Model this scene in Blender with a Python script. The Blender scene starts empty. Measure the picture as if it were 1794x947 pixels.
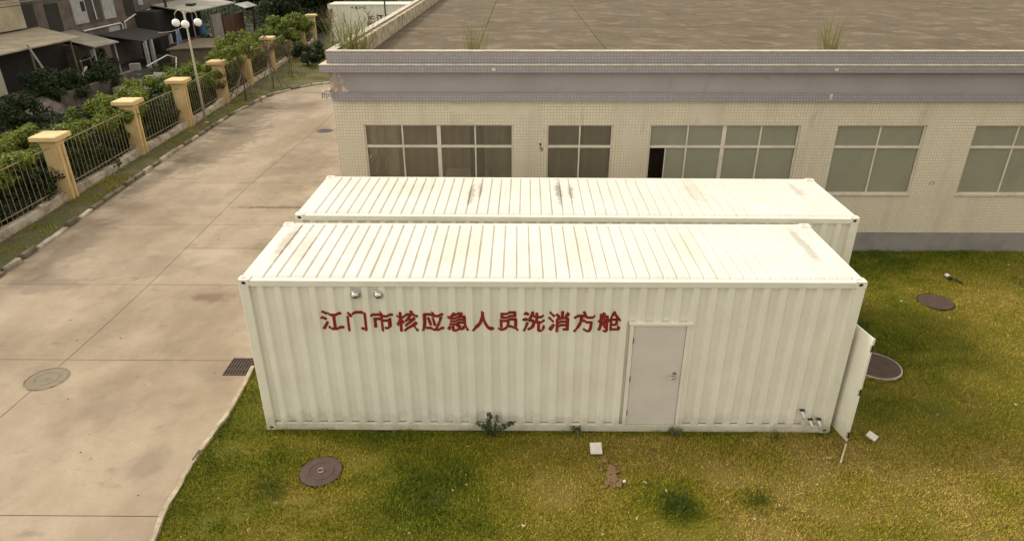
import bpy, bmesh, math, random
import numpy as np
from mathutils import Vector, Matrix, Euler
random.seed(7); rng = np.random.default_rng(7)
S = bpy.context.scene
COL = S.collection
R = math.radians

# ------------------------------------------------------------------ camera
cam = bpy.data.objects.new('camera', bpy.data.cameras.new('camera')); COL.objects.link(cam)
cam.location = (4.444, -9.467, 7.778)
cam.rotation_euler = Euler((1.117, 0.001, 0.010), 'XYZ')
cam.data.sensor_width = 36; cam.data.lens = 1181.66/1794*36
cam.data.clip_end = 1500; cam.data.clip_start = 0.1
S.camera = cam
# ------------------------------------------------------------------ sky, sun, exposure
SUN_FROM = Vector((-3.5, 0.95, 3.0)).normalized()
el = math.asin(SUN_FROM.z); rot = math.atan2(SUN_FROM.x, SUN_FROM.y)
W = bpy.data.worlds.new('World'); S.world = W; W.use_nodes = True
wt = W.node_tree
sky = wt.nodes.new('ShaderNodeTexSky'); sky.sky_type = 'NISHITA'; sky.sun_disc = False
sky.sun_elevation = el; sky.sun_rotation = rot
sky.air_density = 1.0; sky.dust_density = 4.0; sky.ozone_density = 0.6
hs = wt.nodes.new('ShaderNodeHueSaturation'); hs.inputs['Saturation'].default_value = 0.25
tint = wt.nodes.new('ShaderNodeMix'); tint.data_type = 'RGBA'; tint.blend_type = 'MULTIPLY'
tint.inputs[0].default_value = 1; tint.inputs[7].default_value = (1.0, 0.95, 0.845, 1)
wt.links.new(sky.outputs[0], hs.inputs['Color']); wt.links.new(hs.outputs[0], tint.inputs[6])
# thin high cloud: half of the sky's light is an even pale veil
veil = wt.nodes.new('ShaderNodeMix'); veil.data_type = 'RGBA'; veil.inputs[0].default_value = .44; veil.inputs[7].default_value = (7.6, 7.12, 6.25, 1)
wt.links.new(tint.outputs[2], veil.inputs[6]); wt.links.new(veil.outputs[2], wt.nodes['Background'].inputs[0])
wt.nodes['Background'].inputs[1].default_value = 0.15
sl = bpy.data.lights.new('sun', 'SUN'); sl.energy = 1.4; sl.angle = R(9); sl.color = (1, 0.925, 0.81)
so = bpy.data.objects.new('sun', sl); COL.objects.link(so)
so.rotation_euler = SUN_FROM.to_track_quat('Z', 'Y').to_euler()
so.location = (-20, 5, 30)
S.view_settings.view_transform = 'Standard'; S.view_settings.look = 'None'
S.view_settings.exposure = 0.68; S.view_settings.gamma = 1

# ------------------------------------------------------------------ helpers
class MB:
    def __init__(s): s.v = []; s.f = []
    def add(s, vs, fs):
        n = len(s.v); s.v += [tuple(p) for p in vs]; s.f += [tuple(i+n for i in f) for f in fs]; return s
    def box(s, x0, x1, y0, y1, z0, z1):
        return s.add([(x0,y0,z0),(x1,y0,z0),(x1,y1,z0),(x0,y1,z0),(x0,y0,z1),(x1,y0,z1),(x1,y1,z1),(x0,y1,z1)],
              [(0,3,2,1),(4,5,6,7),(0,1,5,4),(1,2,6,5),(2,3,7,6),(3,0,4,7)])
    def obox(s, c, sx, sy, sz, rz=0, rx=0, ry=0):
        M = Matrix.Translation(c) @ Euler((rx, ry, rz)).to_matrix().to_4x4()
        m = MB().box(-sx/2, sx/2, -sy/2, sy/2, -sz/2, sz/2)
        return s.add([M @ Vector(p) for p in m.v], m.f)
    def tube(s, pts, r, n=8, r1=None):
        pts = [Vector(p) for p in pts]; N = len(pts); base = len(s.v)
        up = Vector((0,0,1))
        for i, p in enumerate(pts):
            d = (pts[min(i+1,N-1)] - pts[max(i-1,0)]).normalized()
            a = d.cross(up if abs(d.dot(up)) < .98 else Vector((1,0,0))).normalized(); b = d.cross(a)
            rr = r if r1 is None else r + (r1-r)*i/(N-1)
            for k in range(n):
                t = 2*math.pi*k/n; s.v.append(tuple(p + a*math.cos(t)*rr + b*math.sin(t)*rr))
        for i in range(N-1):
            for k in range(n):
                k2 = (k+1) % n
                s.f.append((base+i*n+k, base+i*n+k2, base+(i+1)*n+k2, base+(i+1)*n+k))
        s.f.append(tuple(base+k for k in range(n))[::-1]); s.f.append(tuple(base+(N-1)*n+k for k in range(n)))
        return s
    def lathe(s, c, prof, n=24, axis='z'):
        base = len(s.v); c = Vector(c)
        for r, h in prof:
            for k in range(n):
                t = 2*math.pi*k/n; q = (r*math.cos(t), r*math.sin(t), h)
                if axis == 'y': q = (q[0], -q[2], q[1])
                s.v.append(tuple(c + Vector(q)))
        for i in range(len(prof)-1):
            for k in range(n):
                k2 = (k+1) % n; s.f.append((base+i*n+k, base+i*n+k2, base+(i+1)*n+k2, base+(i+1)*n+k))
        s.f.append(tuple(base+k for k in range(n))[::-1]); s.f.append(tuple(base+(len(prof)-1)*n+k for k in range(n)))
        return s
    def poly(s, pts, z0, z1):
        n = len(pts); vs = [(p[0],p[1],z0) for p in pts] + [(p[0],p[1],z1) for p in pts]
        return s.add(vs, [tuple(range(n))[::-1], tuple(range(n, 2*n))] + [(i,(i+1)%n,(i+1)%n+n,i+n) for i in range(n)])
    def slab(s, top, th):   # arbitrary 3D quad/poly given thickness downwards
        n = len(top); vs = [(p[0],p[1],p[2]-th) for p in top] + list(top)
        return s.add(vs, [tuple(range(n))[::-1], tuple(range(n, 2*n))] + [(i,(i+1)%n,(i+1)%n+n,i+n) for i in range(n)])
    def mesh(s, name, mat=None, smooth=False, bevel=0):
        me = bpy.data.meshes.new(name); me.from_pydata(s.v, [], s.f); me.validate()
        bm = bmesh.new(); bm.from_mesh(me)
        bmesh.ops.recalc_face_normals(bm, faces=bm.faces)
        if bevel: bmesh.ops.bevel(bm, geom=list(bm.edges), offset=bevel, segments=1, affect='EDGES', clamp_overlap=True)
        bm.to_mesh(me); bm.free()
        if mat: me.materials.append(mat)
        if smooth:
            for p in me.polygons: p.use_smooth = True
        return me
def ob(name, me, parent=None, loc=None):
    o = bpy.data.objects.new(name, me); COL.objects.link(o)
    if parent is not None: o.parent = parent
    if loc is not None: o.location = loc
    return o
def mk(name, mb, mat, parent=None, smooth=False, bevel=0, loc=None, **kw):
    o = ob(name, mb.mesh(name, mat, smooth, bevel), parent, loc)
    for k, v in kw.items(): o[k] = v
    return o
def thing(name, label, cat, loc=(0,0,0), rz=0, group=None):
    o = bpy.data.objects.new(name, None); COL.objects.link(o); o.location = loc; o.rotation_euler = (0,0,rz)
    o.empty_display_size = .3
    return tag(o, label, cat, group)
def tag(o, label, cat, group=None):
    o['label'] = label; o['category'] = cat
    if group: o['group'] = group
    return o
def structure(o): o['kind'] = 'structure'; return o

# value noise in numpy (for dryness of grass etc.)
def vnoise(x, y, scale, seed=0):
    x = np.asarray(x, float)/scale + 1000; y = np.asarray(y, float)/scale + 1000
    xi = np.floor(x).astype(np.int64); yi = np.floor(y).astype(np.int64); fx = x-xi; fy = y-yi
    fx = fx*fx*(3-2*fx); fy = fy*fy*(3-2*fy)
    def h(a, b):
        n = (a*374761393 + b*668265263 + seed*974711) & 0x7fffffff
        n = ((n ^ (n >> 13))*1274126177) & 0x7fffffff
        return ((n ^ (n >> 16)) & 0xffff)/65535.
    return (h(xi,yi)*(1-fx)+h(xi+1,yi)*fx)*(1-fy) + (h(xi,yi+1)*(1-fx)+h(xi+1,yi+1)*fx)*fy
def fbm(x, y, scale, seed=0, o=3):
    r = 0; a = .5; t = 0
    for i in range(o): r = r + a*vnoise(x, y, scale/2**i, seed+i); t += a; a *= .5
    return r/t
def sstep(a, b, x): t = np.clip((x-a)/(b-a), 0, 1); return t*t*(3-2*t)

# ------------------------------------------------------------------ materials
def nt(name):
    m = bpy.data.materials.new(name); m.use_nodes = True; t = m.node_tree
    return m, t, t.nodes['Principled BSDF']
def N(t, ty, **kw):
    n = t.nodes.new(ty)
    for k, v in kw.items():
        if k in n.inputs: n.inputs[k].default_value = v
        else: setattr(n, k, v)
    return n
def c4(c): return (c[0], c[1], c[2], 1)
def noise_mix(t, vec, c1, c2, scale, lo=.4, hi=.6, detail=6, rough=.6, prev=None, vscale=None, fac=1.0):
    """mix c1->c2 (or prev->c2) by a noise mask; returns colour socket"""
    src = vec
    if vscale:
        mp = N(t, 'ShaderNodeMapping'); mp.inputs['Scale'].default_value = vscale; t.links.new(vec, mp.inputs[0]); src = mp.outputs[0]
    nz = N(t, 'ShaderNodeTexNoise', Scale=scale, Detail=detail, Roughness=rough); t.links.new(src, nz.inputs['Vector'])
    mr = N(t, 'ShaderNodeMapRange'); mr.inputs['From Min'].default_value = lo; mr.inputs['From Max'].default_value = hi
    mr.inputs['To Max'].default_value = fac
    t.links.new(nz.outputs['Fac'], mr.inputs['Value'])
    mx = N(t, 'ShaderNodeMix', data_type='RGBA'); t.links.new(mr.outputs[0], mx.inputs[0])
    if prev is None: mx.inputs[6].default_value = c4(c1)
    else: t.links.new(prev, mx.inputs[6])
    mx.inputs[7].default_value = c4(c2)
    return mx.outputs[2]
def bump(t, p, vec, scale, strength, dist=.01, detail=4, prev=None):
    nz = N(t, 'ShaderNodeTexNoise', Scale=scale, Detail=detail); t.links.new(vec, nz.inputs['Vector'])
    b = N(t, 'ShaderNodeBump', Strength=strength, Distance=dist); t.links.new(nz.outputs['Fac'], b.inputs['Height'])
    if prev is not None: t.links.new(prev, b.inputs['Normal'])
    t.links.new(b.outputs[0], p.inputs['Normal']); return b.outputs[0]
def pos(t): return t.nodes.new('ShaderNodeNewGeometry').outputs['Position']
def stain(t, v, prev, x, y, rx, ry, col, fac, seed=0, nscale=2.5):
    """one irregular stain of its own shape at x, y"""
    nz = N(t, 'ShaderNodeTexNoise', Scale=nscale, Detail=4); mp0 = N(t, 'ShaderNodeVectorMath', operation='ADD'); mp0.inputs[1].default_value = (seed*3.7, seed*1.3, 0)
    t.links.new(v, mp0.inputs[0]); t.links.new(mp0.outputs[0], nz.inputs['Vector'])
    mp = N(t, 'ShaderNodeMapping', vector_type='TEXTURE'); mp.inputs['Location'].default_value = (x, y, 0); mp.inputs['Scale'].default_value = (rx, ry, 1e4)
    t.links.new(v, mp.inputs[0]); ln = N(t, 'ShaderNodeVectorMath', operation='LENGTH'); t.links.new(mp.outputs[0], ln.inputs[0])
    ad = N(t, 'ShaderNodeMath', operation='MULTIPLY_ADD'); t.links.new(nz.outputs['Fac'], ad.inputs[0]); ad.inputs[1].default_value = 1.8; t.links.new(ln.outputs['Value'], ad.inputs[2])
    mr = N(t, 'ShaderNodeMapRange'); mr.inputs[1].default_value = 1.95; mr.inputs[2].default_value = 1.35; mr.inputs[4].default_value = fac
    t.links.new(ad.outputs[0], mr.inputs[0]); mx = N(t, 'ShaderNodeMix', data_type='RGBA'); t.links.new(mr.outputs[0], mx.inputs[0])
    t.links.new(prev, mx.inputs[6]); mx.inputs[7].default_value = c4(col); return mx.outputs[2]
def mat(name, c, c2=None, rough=.8, scale=3, lo=.4, hi=.65, bmp=0, bscale=30, metal=0, spec=.3, layers=(), fac=1.0, stains=()):
    m, t, p = nt(name); v = pos(t)
    p.inputs['Roughness'].default_value = rough; p.inputs['Metallic'].default_value = metal
    p.inputs['Specular IOR Level'].default_value = spec
    if c2 is None: c2 = tuple(x*.85 for x in c)
    s = noise_mix(t, v, c, c2, scale, lo, hi, fac=fac)
    for (cc, sc, l, h, f, vs) in layers: s = noise_mix(t, v, None, cc, sc, l, h, prev=s, vscale=vs, fac=f)
    for k, q in enumerate(stains): s = stain(t, v, s, *q[:6], seed=k, nscale=q[6] if len(q) > 6 else 2.5)
    t.links.new(s, p.inputs['Base Color'])
    if bmp: bump(t, p, v, bscale, bmp)
    return m

M = {}
WHT = (.76, .735, .625)
RST = [(3.45,4.0,.09,.75,(.25,.21,.15),0.60,6),(3.62,4.3,.07,.6,(.28,.23,.16),0.48,6),(5.30,4.15,.09,.8,(.16,.14,.11),0.69,6),(5.55,4.2,.08,.6,(.20,.17,.13),0.56,6),(.33,1.5,.14,.9,(.27,.22,.17),0.56,6),(.72,1.3,.14,.7,(.40,.35,.28),0.48,6),
 (9.45,1.4,.12,.9,(.30,.26,.20),0.56,6),(3.5,1.2,.5,.7,(.48,.44,.36),0.40,3),(7.4,1.3,.3,.9,(.48,.44,.36),0.40,3),(8.2,4.2,.25,.8,(.40,.36,.29),0.40,4),(10.4,4.2,.12,.8,(.33,.29,.22),0.48,6),(2.2,4.4,.5,.5,(.50,.46,.38),0.40,3),(5.5,1.0,.4,.8,(.48,.43,.34),0.33,3)]
M['paint_side'] = mat('white_container_paint', WHT, (.68,.65,.545), .45, 1.2, .35, .7, .08, 40, layers=[
    ((.50,.46,.36), 2.5, .60, .85, .45, (3,3,.35)), ((.42,.40,.30), 9, .66, .8, .35, (1,1,.6))])
def mud(m):
    t = m.node_tree; p = t.nodes['Principled BSDF']; l = p.inputs['Base Color'].links[0].from_socket; v = pos(t)
    sp = N(t, 'ShaderNodeSeparateXYZ'); t.links.new(v, sp.inputs[0]); nz = N(t, 'ShaderNodeTexNoise', Scale=5, Detail=6, Roughness=.7); t.links.new(v, nz.inputs['Vector'])
    ma = N(t, 'ShaderNodeMath', operation='MULTIPLY_ADD'); t.links.new(nz.outputs['Fac'], ma.inputs[0]); ma.inputs[1].default_value = -.75; t.links.new(sp.outputs[2], ma.inputs[2])
    mr = N(t, 'ShaderNodeMapRange'); mr.inputs[1].default_value = .02; mr.inputs[2].default_value = -.42; mr.inputs[4].default_value = .65; t.links.new(ma.outputs[0], mr.inputs[0])
    mx = N(t, 'ShaderNodeMix', data_type='RGBA'); t.links.new(mr.outputs[0], mx.inputs[0]); t.links.new(l, mx.inputs[6]); mx.inputs[7].default_value = (.30,.26,.17,1); t.links.new(mx.outputs[2], p.inputs['Base Color'])
M['paint_roof'] = mat('white_container_roof_paint', (.69,.66,.58), (.61,.575,.495), .5, 1.0, .35, .7, .05, 30, stains=RST, layers=[
    ((.50,.45,.35), 1.0, .54, .72, .45, (2.2,.45,1)), ((.38,.34,.27), 1.8, .60, .74, .4, (6,.3,1)), ((.5,.45,.37), 14, .55, .75, .3, (1,.5,1))])
M['paint_trim'] = mat('white_container_frame_paint', (.72,.69,.58), (.65,.62,.51), .45, 2, .4, .7, .04, 40, layers=[((.45,.41,.32), 10, .66, .8, .4, None)])
mud(M['paint_side']); mud(M['paint_trim'])
M['door_grey'] = mat('grey_door_paint', (.60,.56,.49), (.56,.52,.45), .4, 2)
M['black'] = mat('black_and_hole_shade', (.015,.014,.013), None, .7)  # plain black, also standing in for the shade inside holes
M['dark_metal'] = mat('dark_metal', (.06,.055,.05), None, .5, metal=.6)
M['steel'] = mat('stainless_steel', (.62,.60,.56), None, .22, metal=1)
M['pvc'] = mat('white_plastic_pipe', (.72,.70,.66), None, .4)
M['red_text'] = mat('dark_red_lettering_paint', (.245,.018,.011), (.20,.018,.011), .6, 20)
CST = [(-2.95,4.95,.55,.30,(.15,.085,.06),.75),(-8.2,8.2,.7,2.4,(.13,.10,.07),.6),(-7.6,5.6,1.3,.6,(.15,.115,.08),.55),(-1.6,10.3,1.0,1.3,(.16,.115,.075),.6),
 (-2.7,8.0,.7,.6,(.17,.13,.09),.6),(-8.9,14,.5,3.2,(.12,.095,.065),.6),(-2.2,12.6,1.1,1.0,(.38,.31,.22),.5),(-4.2,7.2,1.2,.8,(.40,.34,.25),.4),(-3.5,11.1,1.6,.14,(.11,.085,.06),.8,4),
 (-5.2,6.8,1.5,.9,(.19,.15,.105),.45),(-3.2,.6,.5,.3,(.19,.15,.11),.5),(-1.7,-.9,.4,.5,(.17,.135,.10),.55),(-6.2,11.6,1.3,.5,(.19,.15,.11),.5),(-4.0,16.0,1.5,1.6,(.16,.12,.08),.5),(-8.2,19,1.3,5,(.11,.085,.05),.6),(-8.9,24,1.2,4,(.12,.095,.06),.6),(-5.2,21.5,1.0,2.0,(.22,.17,.11),.5),(-1.6,1.7,.5,.4,(.18,.145,.105),.5)]
M['concrete'] = mat('weathered_road_concrete', (.33,.265,.19), (.275,.215,.15), .9, .5, .35, .65, .35, 60, stains=CST, layers=[
    ((.185,.14,.09), .33, .44, .60, .65, (1,.55,1)), ((.17,.13,.09), .8, .58, .68, .5, (1,.8,1)), ((.245,.195,.14), 3.5, .50, .68, .45, None), ((.40,.33,.25), 1.1, .46, .74, .45, None),
    ((.17,.125,.085), 1.5, .60, .70, .55, (.8,1.6,1)), ((.19,.12,.085), .8, .66, .72, .5, (1,1.8,1)), ((.24,.18,.125), 12, .54, .70, .5, None), ((.46,.39,.29), 45, .62, .68, .35, None)])
M['joint'] = mat('dark_joint_filler', (.14,.105,.075), (.34,.27,.19), .95, 5)
M['kerb'] = mat('worn_kerb_stone', (.50,.45,.37), (.28,.235,.18), .9, 1.6, .38, .58, .5, 40, layers=[((.10,.10,.05), 6, .55, .7, .6, None)])
M['soil'] = mat('verge_soil', (.11,.085,.04), (.075,.085,.03), .95, 1.2, .4, .6, .8, 20, layers=[((.16,.115,.06), 5, .55, .7, .6, None)])
M['terrain'] = mat('village_ground', (.06,.052,.038), (.035,.042,.018), .95, .4, .4, .6, .6, 8, layers=[((.14,.12,.09), 2.5, .55, .7, .6, None)])
M['yellow'] = mat('yellow_fence_paint', (.62,.46,.235), (.50,.36,.17), .75, 1.5, .4, .65, .2, 30, layers=[((.25,.17,.08), 4, .60, .78, .6, (1,1,.5)), ((.14,.12,.05), 9, .68, .8, .6, None)])
M['plaster'] = mat('stained_white_plaster', (.48,.41,.33), (.28,.23,.17), .9, 2.5, .4, .62, .4, 30, layers=[((.11,.10,.06), 5, .55, .7, .6, None)])
M['rail'] = mat('yellowed_fence_bar_paint', (.30,.25,.13), (.17,.14,.07), .6, 6)
M['pole'] = mat('cream_lamp_post_paint', (.42,.39,.30), None, .5)
m, t, p = nt('white_lamp_globe'); p.inputs['Base Color'].default_value = (.82,.80,.76,1); p.inputs['Roughness'].default_value = .25
M['globe'] = m
# mosaic wall tiles (colour, sizes in metres)
def tiles(name, c1, c2, grout, size=.078, off=0., layers=(), zax=True):
    m, t, p = nt(name); v = pos(t)
    sp = N(t, 'ShaderNodeSeparateXYZ'); t.links.new(v, sp.inputs[0])
    ad = N(t, 'ShaderNodeMath', operation='ADD'); t.links.new(sp.outputs[0], ad.inputs[0]); t.links.new(sp.outputs[1], ad.inputs[1])
    cb = N(t, 'ShaderNodeCombineXYZ'); t.links.new(ad.outputs[0], cb.inputs[0]); t.links.new(sp.outputs[2], cb.inputs[1])
    br = N(t, 'ShaderNodeTexBrick', offset=off, squash=1.0)
    br.inputs['Scale'].default_value = 1; br.inputs['Brick Width'].default_value = size; br.inputs['Row Height'].default_value = size
    br.inputs['Mortar Size'].default_value = size*.11; br.inputs['Mortar Smooth'].default_value = .3
    br.inputs['Color1'].default_value = c4(c1); br.inputs['Color2'].default_value = c4(c2); br.inputs['Mortar'].default_value = c4(grout)
    t.links.new(cb.outputs[0], br.inputs['Vector'])
    s = br.outputs['Color']
    for (cc, sc, l, h, f, vs) in layers: s = noise_mix(t, v, None, cc, sc, l, h, prev=s, vscale=vs, fac=f)
    t.links.new(s, p.inputs['Base Color']); p.inputs['Roughness'].default_value = .45
    b = N(t, 'ShaderNodeBump', Strength=.5, Distance=.004); b.invert = True
    t.links.new(br.outputs['Fac'], b.inputs['Height']); t.links.new(b.outputs[0], p.inputs['Normal'])
    return m
M['tile_cream'] = tiles('cream_mosaic_tile', (.69,.61,.465), (.63,.555,.415), (.44,.38,.285), layers=[
    ((.58,.52,.40), .9, .50, .60, .65, None),
    ((.52,.45,.34), 1.2, .46, .68, .5, None), ((.44,.37,.28), .9, .50, .66, .4, (2.2,1,.22)), ((.33,.27,.20), 2.4, .62, .74, .45, (1,1,.3))])
M['tile_mauve'] = tiles('mauve_grey_mosaic_tile', (.32,.295,.30), (.28,.255,.26), (.21,.19,.185), layers=[
    ((.22,.185,.165), 1.1, .5, .72, .5, (1,1,.6)), ((.34,.29,.25), 5, .66, .78, .4, (1,1,.4))])
M['fascia'] = mat('mauve_grey_fascia_paint', (.325,.295,.29), (.285,.26,.255), .8, .8, .4, .65, .1, 20, layers=[
    ((.18,.15,.13), 2.0, .60, .75, .5, (1,1,.35)), ((.33,.29,.25), 7, .68, .78, .4, (1,1,.3))])
M['plinth'] = mat('grey_plinth_paint', (.26,.235,.215), (.21,.19,.175), .85, 2, .4, .65, .15, 20, layers=[((.36,.33,.29), 5, .62, .75, .4, None)])
M['ledge_top'] = mat('pale_ledge_concrete', (.50,.45,.37), (.36,.31,.24), .9, 4)
M['old_plaster'] = mat('broken_corner_plaster', (.50,.42,.35), (.30,.23,.18), .9, 7, .4, .6, .6, 40)
M['roof_slab'] = mat('stained_roof_concrete', (.112,.084,.048), (.080,.058,.032), .95, .55, .4, .62, .3, 30, layers=[
    ((.10,.08,.052), .45, .46, .62, .6, (1,1,1)),
    ((.115,.085,.05), .8, .48, .68, .6, (1,1,1)), ((.20,.155,.10), 1.0, .55, .60, .5, (1,1.15,1)), ((.15,.115,.075), 4, .52, .7, .5, (1,1.1,1)), ((.07,.055,.035), 1.0, .60, .68, .45, None), ((.12,.10,.06), 12, .6, .75, .35, None)])
M['parapet'] = mat('blotched_parapet_concrete', (.46,.385,.27), (.22,.17,.11), .95, 3.0, .42, .6, .5, 20)
M['alu'] = mat('aged_window_frame', (.66,.60,.49), (.56,.50,.40), .5, 4, metal=.1)
M['reflect_pane'] = mat('grey_green_reflection_pane', (.24,.235,.175), (.27,.26,.19), .22, 1.2, .35, .7, 0, spec=.5, layers=[((.18,.175,.13), 1.6, .5, .75, .5, (1,1,.5))])  # grey-green colour paints in the blurred reflection of the container wall
m, t, p = nt('window_glass')
out = t.nodes['Material Output']; tr = N(t, 'ShaderNodeBsdfTransparent'); tr.inputs[0].default_value = (.90,.88,.80,1)
gl = N(t, 'ShaderNodeBsdfGlossy', Roughness=.06); gl.inputs[0].default_value = (.8,.78,.7,1)
fr = N(t, 'ShaderNodeFresnel', IOR=1.6); mx = N(t, 'ShaderNodeMixShader')
t.links.new(fr.outputs[0], mx.inputs[0]); t.links.new(tr.outputs[0], mx.inputs[1]); t.links.new(gl.outputs[0], mx.inputs[2]); t.links.new(mx.outputs[0], out.inputs[0])
dg = N(t, 'ShaderNodeBsdfDiffuse'); dg.inputs[0].default_value = (.50,.45,.35,1); mg = N(t, 'ShaderNodeMixShader'); mg.inputs[0].default_value = .15
t.links.new(mx.outputs[0], mg.inputs[1]); t.links.new(dg.outputs[0], mg.inputs[2]); t.links.new(mg.outputs[0], out.inputs[0])   # tan diffuse share brightens the dark panes in place of interior light
M['glass'] = m; gl.inputs[1].default_value = .09
M['room'] = mat('bare_room_plaster', (.78,.70,.54), (.7,.62,.46), .9, 1.5)
M['room_dark'] = mat('brown_room_back_wall', (.62,.50,.38), (.48,.38,.28), .9, 1.2)
M['curtain'] = mat('pale_window_blind', (.62,.58,.44), (.5,.46,.33), .9, 3)
M['brick_dark'] = mat('sooty_village_brick', (.16,.125,.10), (.10,.083,.07), .95, 1.3, .4, .6, .6, 14, layers=[((.18,.145,.115), 5, .55, .7, .5, None)])
M['brick_red'] = mat('red_brown_brick', (.12,.06,.04), (.08,.045,.03), .95, 2, .4, .6, .6, 14)
M['cream_wall'] = mat('cream_house_render', (.42,.36,.25), (.32,.27,.18), .9, 1.3, layers=[((.2,.17,.12), 3, .6, .75, .5, (1,1,.4))])
M['board'] = mat('pale_grey_board', (.40,.39,.38), (.30,.29,.28), .8, 2)
M['sheet'] = mat('weathered_beige_roof_sheet', (.38,.325,.23), (.29,.245,.17), .85, 1.1, .4, .62, .2, 10, layers=[((.17,.14,.10), 1.8, .58, .74, .5, (1,.3,1))])
M['sheet_grey'] = mat('weathered_grey_roof_sheet', (.30,.265,.205), (.22,.19,.15), .85, 1.3)
M['sheet_white'] = mat('pale_grey_roof_sheet', (.42,.40,.34), (.28,.26,.21), .85, 1.0, layers=[((.12,.10,.08), 2.5, .64, .74, .7, None)])
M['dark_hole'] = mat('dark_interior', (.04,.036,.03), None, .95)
M['tarp'] = mat('faded_pink_grey_tarp', (.24,.18,.17), (.12,.095,.09), .8, 3, bmp=.6, bscale=6)
M['blue_cloth'] = mat('pale_blue_cloth', (.20,.27,.36), (.10,.14,.20), .85, 5)
M['wood'] = mat('grey_timber', (.20,.165,.125), (.12,.095,.07), .9, 5)
M['bark'] = mat('brown_bark', (.13,.095,.06), (.08,.06,.04), .95, 12)
M['iron_lid'] = mat('rusty_brown_cast_iron', (.085,.052,.042), (.06,.042,.034), .8, 6, bmp=.4, bscale=50)
M['lid_concrete'] = mat('concrete_lid', (.20,.168,.115), (.165,.135,.09), .9, 4)
M['tile_white'] = mat('off_white_slab', (.58,.55,.48), (.50,.46,.40), .7, 8)
M['clay'] = mat('bare_reddish_clay', (.19,.115,.06), (.13,.085,.04), .95, 9, bmp=.8, bscale=30)
M['bamboo'] = mat('bleached_cane', (.50,.45,.28), None, .7)

def leafmat(name, c1, c2, c3=None, scale=1.2):
    m, t, p = nt(name)
    oi = N(t, 'ShaderNodeNewGeometry')
    cr = N(t, 'ShaderNodeValToRGB'); cr.color_ramp.elements[0].color = c4(c1); cr.color_ramp.elements[1].color = c4(c2)
    if c3: e = cr.color_ramp.elements.new(.93); e.color = c4(c2); cr.color_ramp.elements[-1].color = c4(c3)
    nz = N(t, 'ShaderNodeTexNoise', Scale=scale, Detail=2); t.links.new(oi.outputs['Position'], nz.inputs['Vector'])
    ma = N(t, 'ShaderNodeMath', operation='MULTIPLY_ADD'); t.links.new(oi.outputs['Random Per Island'], ma.inputs[0]); ma.inputs[1].default_value = .5
    ms = N(t, 'ShaderNodeMapRange'); ms.inputs[1].default_value = .3; ms.inputs[2].default_value = .7; ms.inputs[4].default_value = .55
    t.links.new(nz.outputs['Fac'], ms.inputs[0]); t.links.new(ms.outputs[0], ma.inputs[2])
    t.links.new(ma.outputs[0], cr.inputs[0]); t.links.new(cr.outputs[0], p.inputs['Base Color'])
    p.inputs['Roughness'].default_value = .6; p.inputs['Specular IOR Level'].default_value = .25
    # leaves let some light through
    out = t.nodes['Material Output']; tl = N(t, 'ShaderNodeBsdfTranslucent'); t.links.new(cr.outputs[0], tl.inputs[0])
    mx = N(t, 'ShaderNodeMixShader'); mx.inputs[0].default_value = .3
    t.links.new(p.outputs[0], mx.inputs[1]); t.links.new(tl.outputs[0], mx.inputs[2]); t.links.new(mx.outputs[0], out.inputs[0])
    return m
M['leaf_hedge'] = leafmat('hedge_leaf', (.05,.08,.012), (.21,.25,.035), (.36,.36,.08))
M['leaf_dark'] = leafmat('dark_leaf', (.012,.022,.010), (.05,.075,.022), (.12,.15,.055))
M['leaf_grey'] = leafmat('grey_green_leaf', (.05,.07,.035), (.15,.18,.09), (.28,.28,.16))
M['leaf_reed'] = leafmat('reed_leaf', (.10,.11,.025), (.26,.24,.07), (.38,.32,.13), 3)
M['leaf_lawnweed'] = leafmat('weed_leaf', (.05,.075,.012), (.11,.14,.022), (.20,.21,.08), 3)
M['leaf_dead'] = leafmat('dead_leaf', (.10,.07,.035), (.2,.15,.08), None, 3)

# grass: colour from 'dry' attribute  (0 green .. 1 straw)
def grassmat(name, mul):
    m, t, p = nt(name)
    at = N(t, 'ShaderNodeAttribute', attribute_name='dry')
    cr = N(t, 'ShaderNodeValToRGB'); e = cr.color_ramp.elements
    stops = [(0,(.065,.092,.008)),(.3,(.135,.148,.010)),(.55,(.21,.19,.017)),(.78,(.27,.215,.035)),(1,(.33,.25,.065))]
    e[0].position = 0; e[0].color = c4([x*mul for x in stops[0][1]]); e[1].position = 1; e[1].color = c4([x*mul for x in stops[-1][1]])
    for q, c in stops[1:-1]: k = e.new(q); k.color = c4([x*mul for x in c])
    t.links.new(at.outputs['Fac'], cr.inputs[0])
    ge = N(t, 'ShaderNodeNewGeometry'); mr = N(t, 'ShaderNodeMapRange'); mr.inputs[3].default_value = .6; mr.inputs[4].default_value = 1.85
    if mul == 1.0: t.links.new(ge.outputs['Random Per Island'], mr.inputs[0])
    else: mr.inputs[0].default_value = .45
    vm = N(t, 'ShaderNodeVectorMath', operation='SCALE'); t.links.new(cr.outputs[0], vm.inputs[0]); t.links.new(mr.outputs[0], vm.inputs['Scale'])
    t.links.new(vm.outputs[0], p.inputs['Base Color'])
    p.inputs['Roughness'].default_value = .8; p.inputs['Specular IOR Level'].default_value = .15
    return m
M['grass_ground'] = grassmat('lawn_thatch', .42); M['grass'] = grassmat('grass_blade', 1.0)

# ------------------------------------------------------------------ ground, lawn
structure(mk('terrain', MB().box(-320, 320, -120, 420, -1.0, -.12), M['terrain']))
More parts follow.
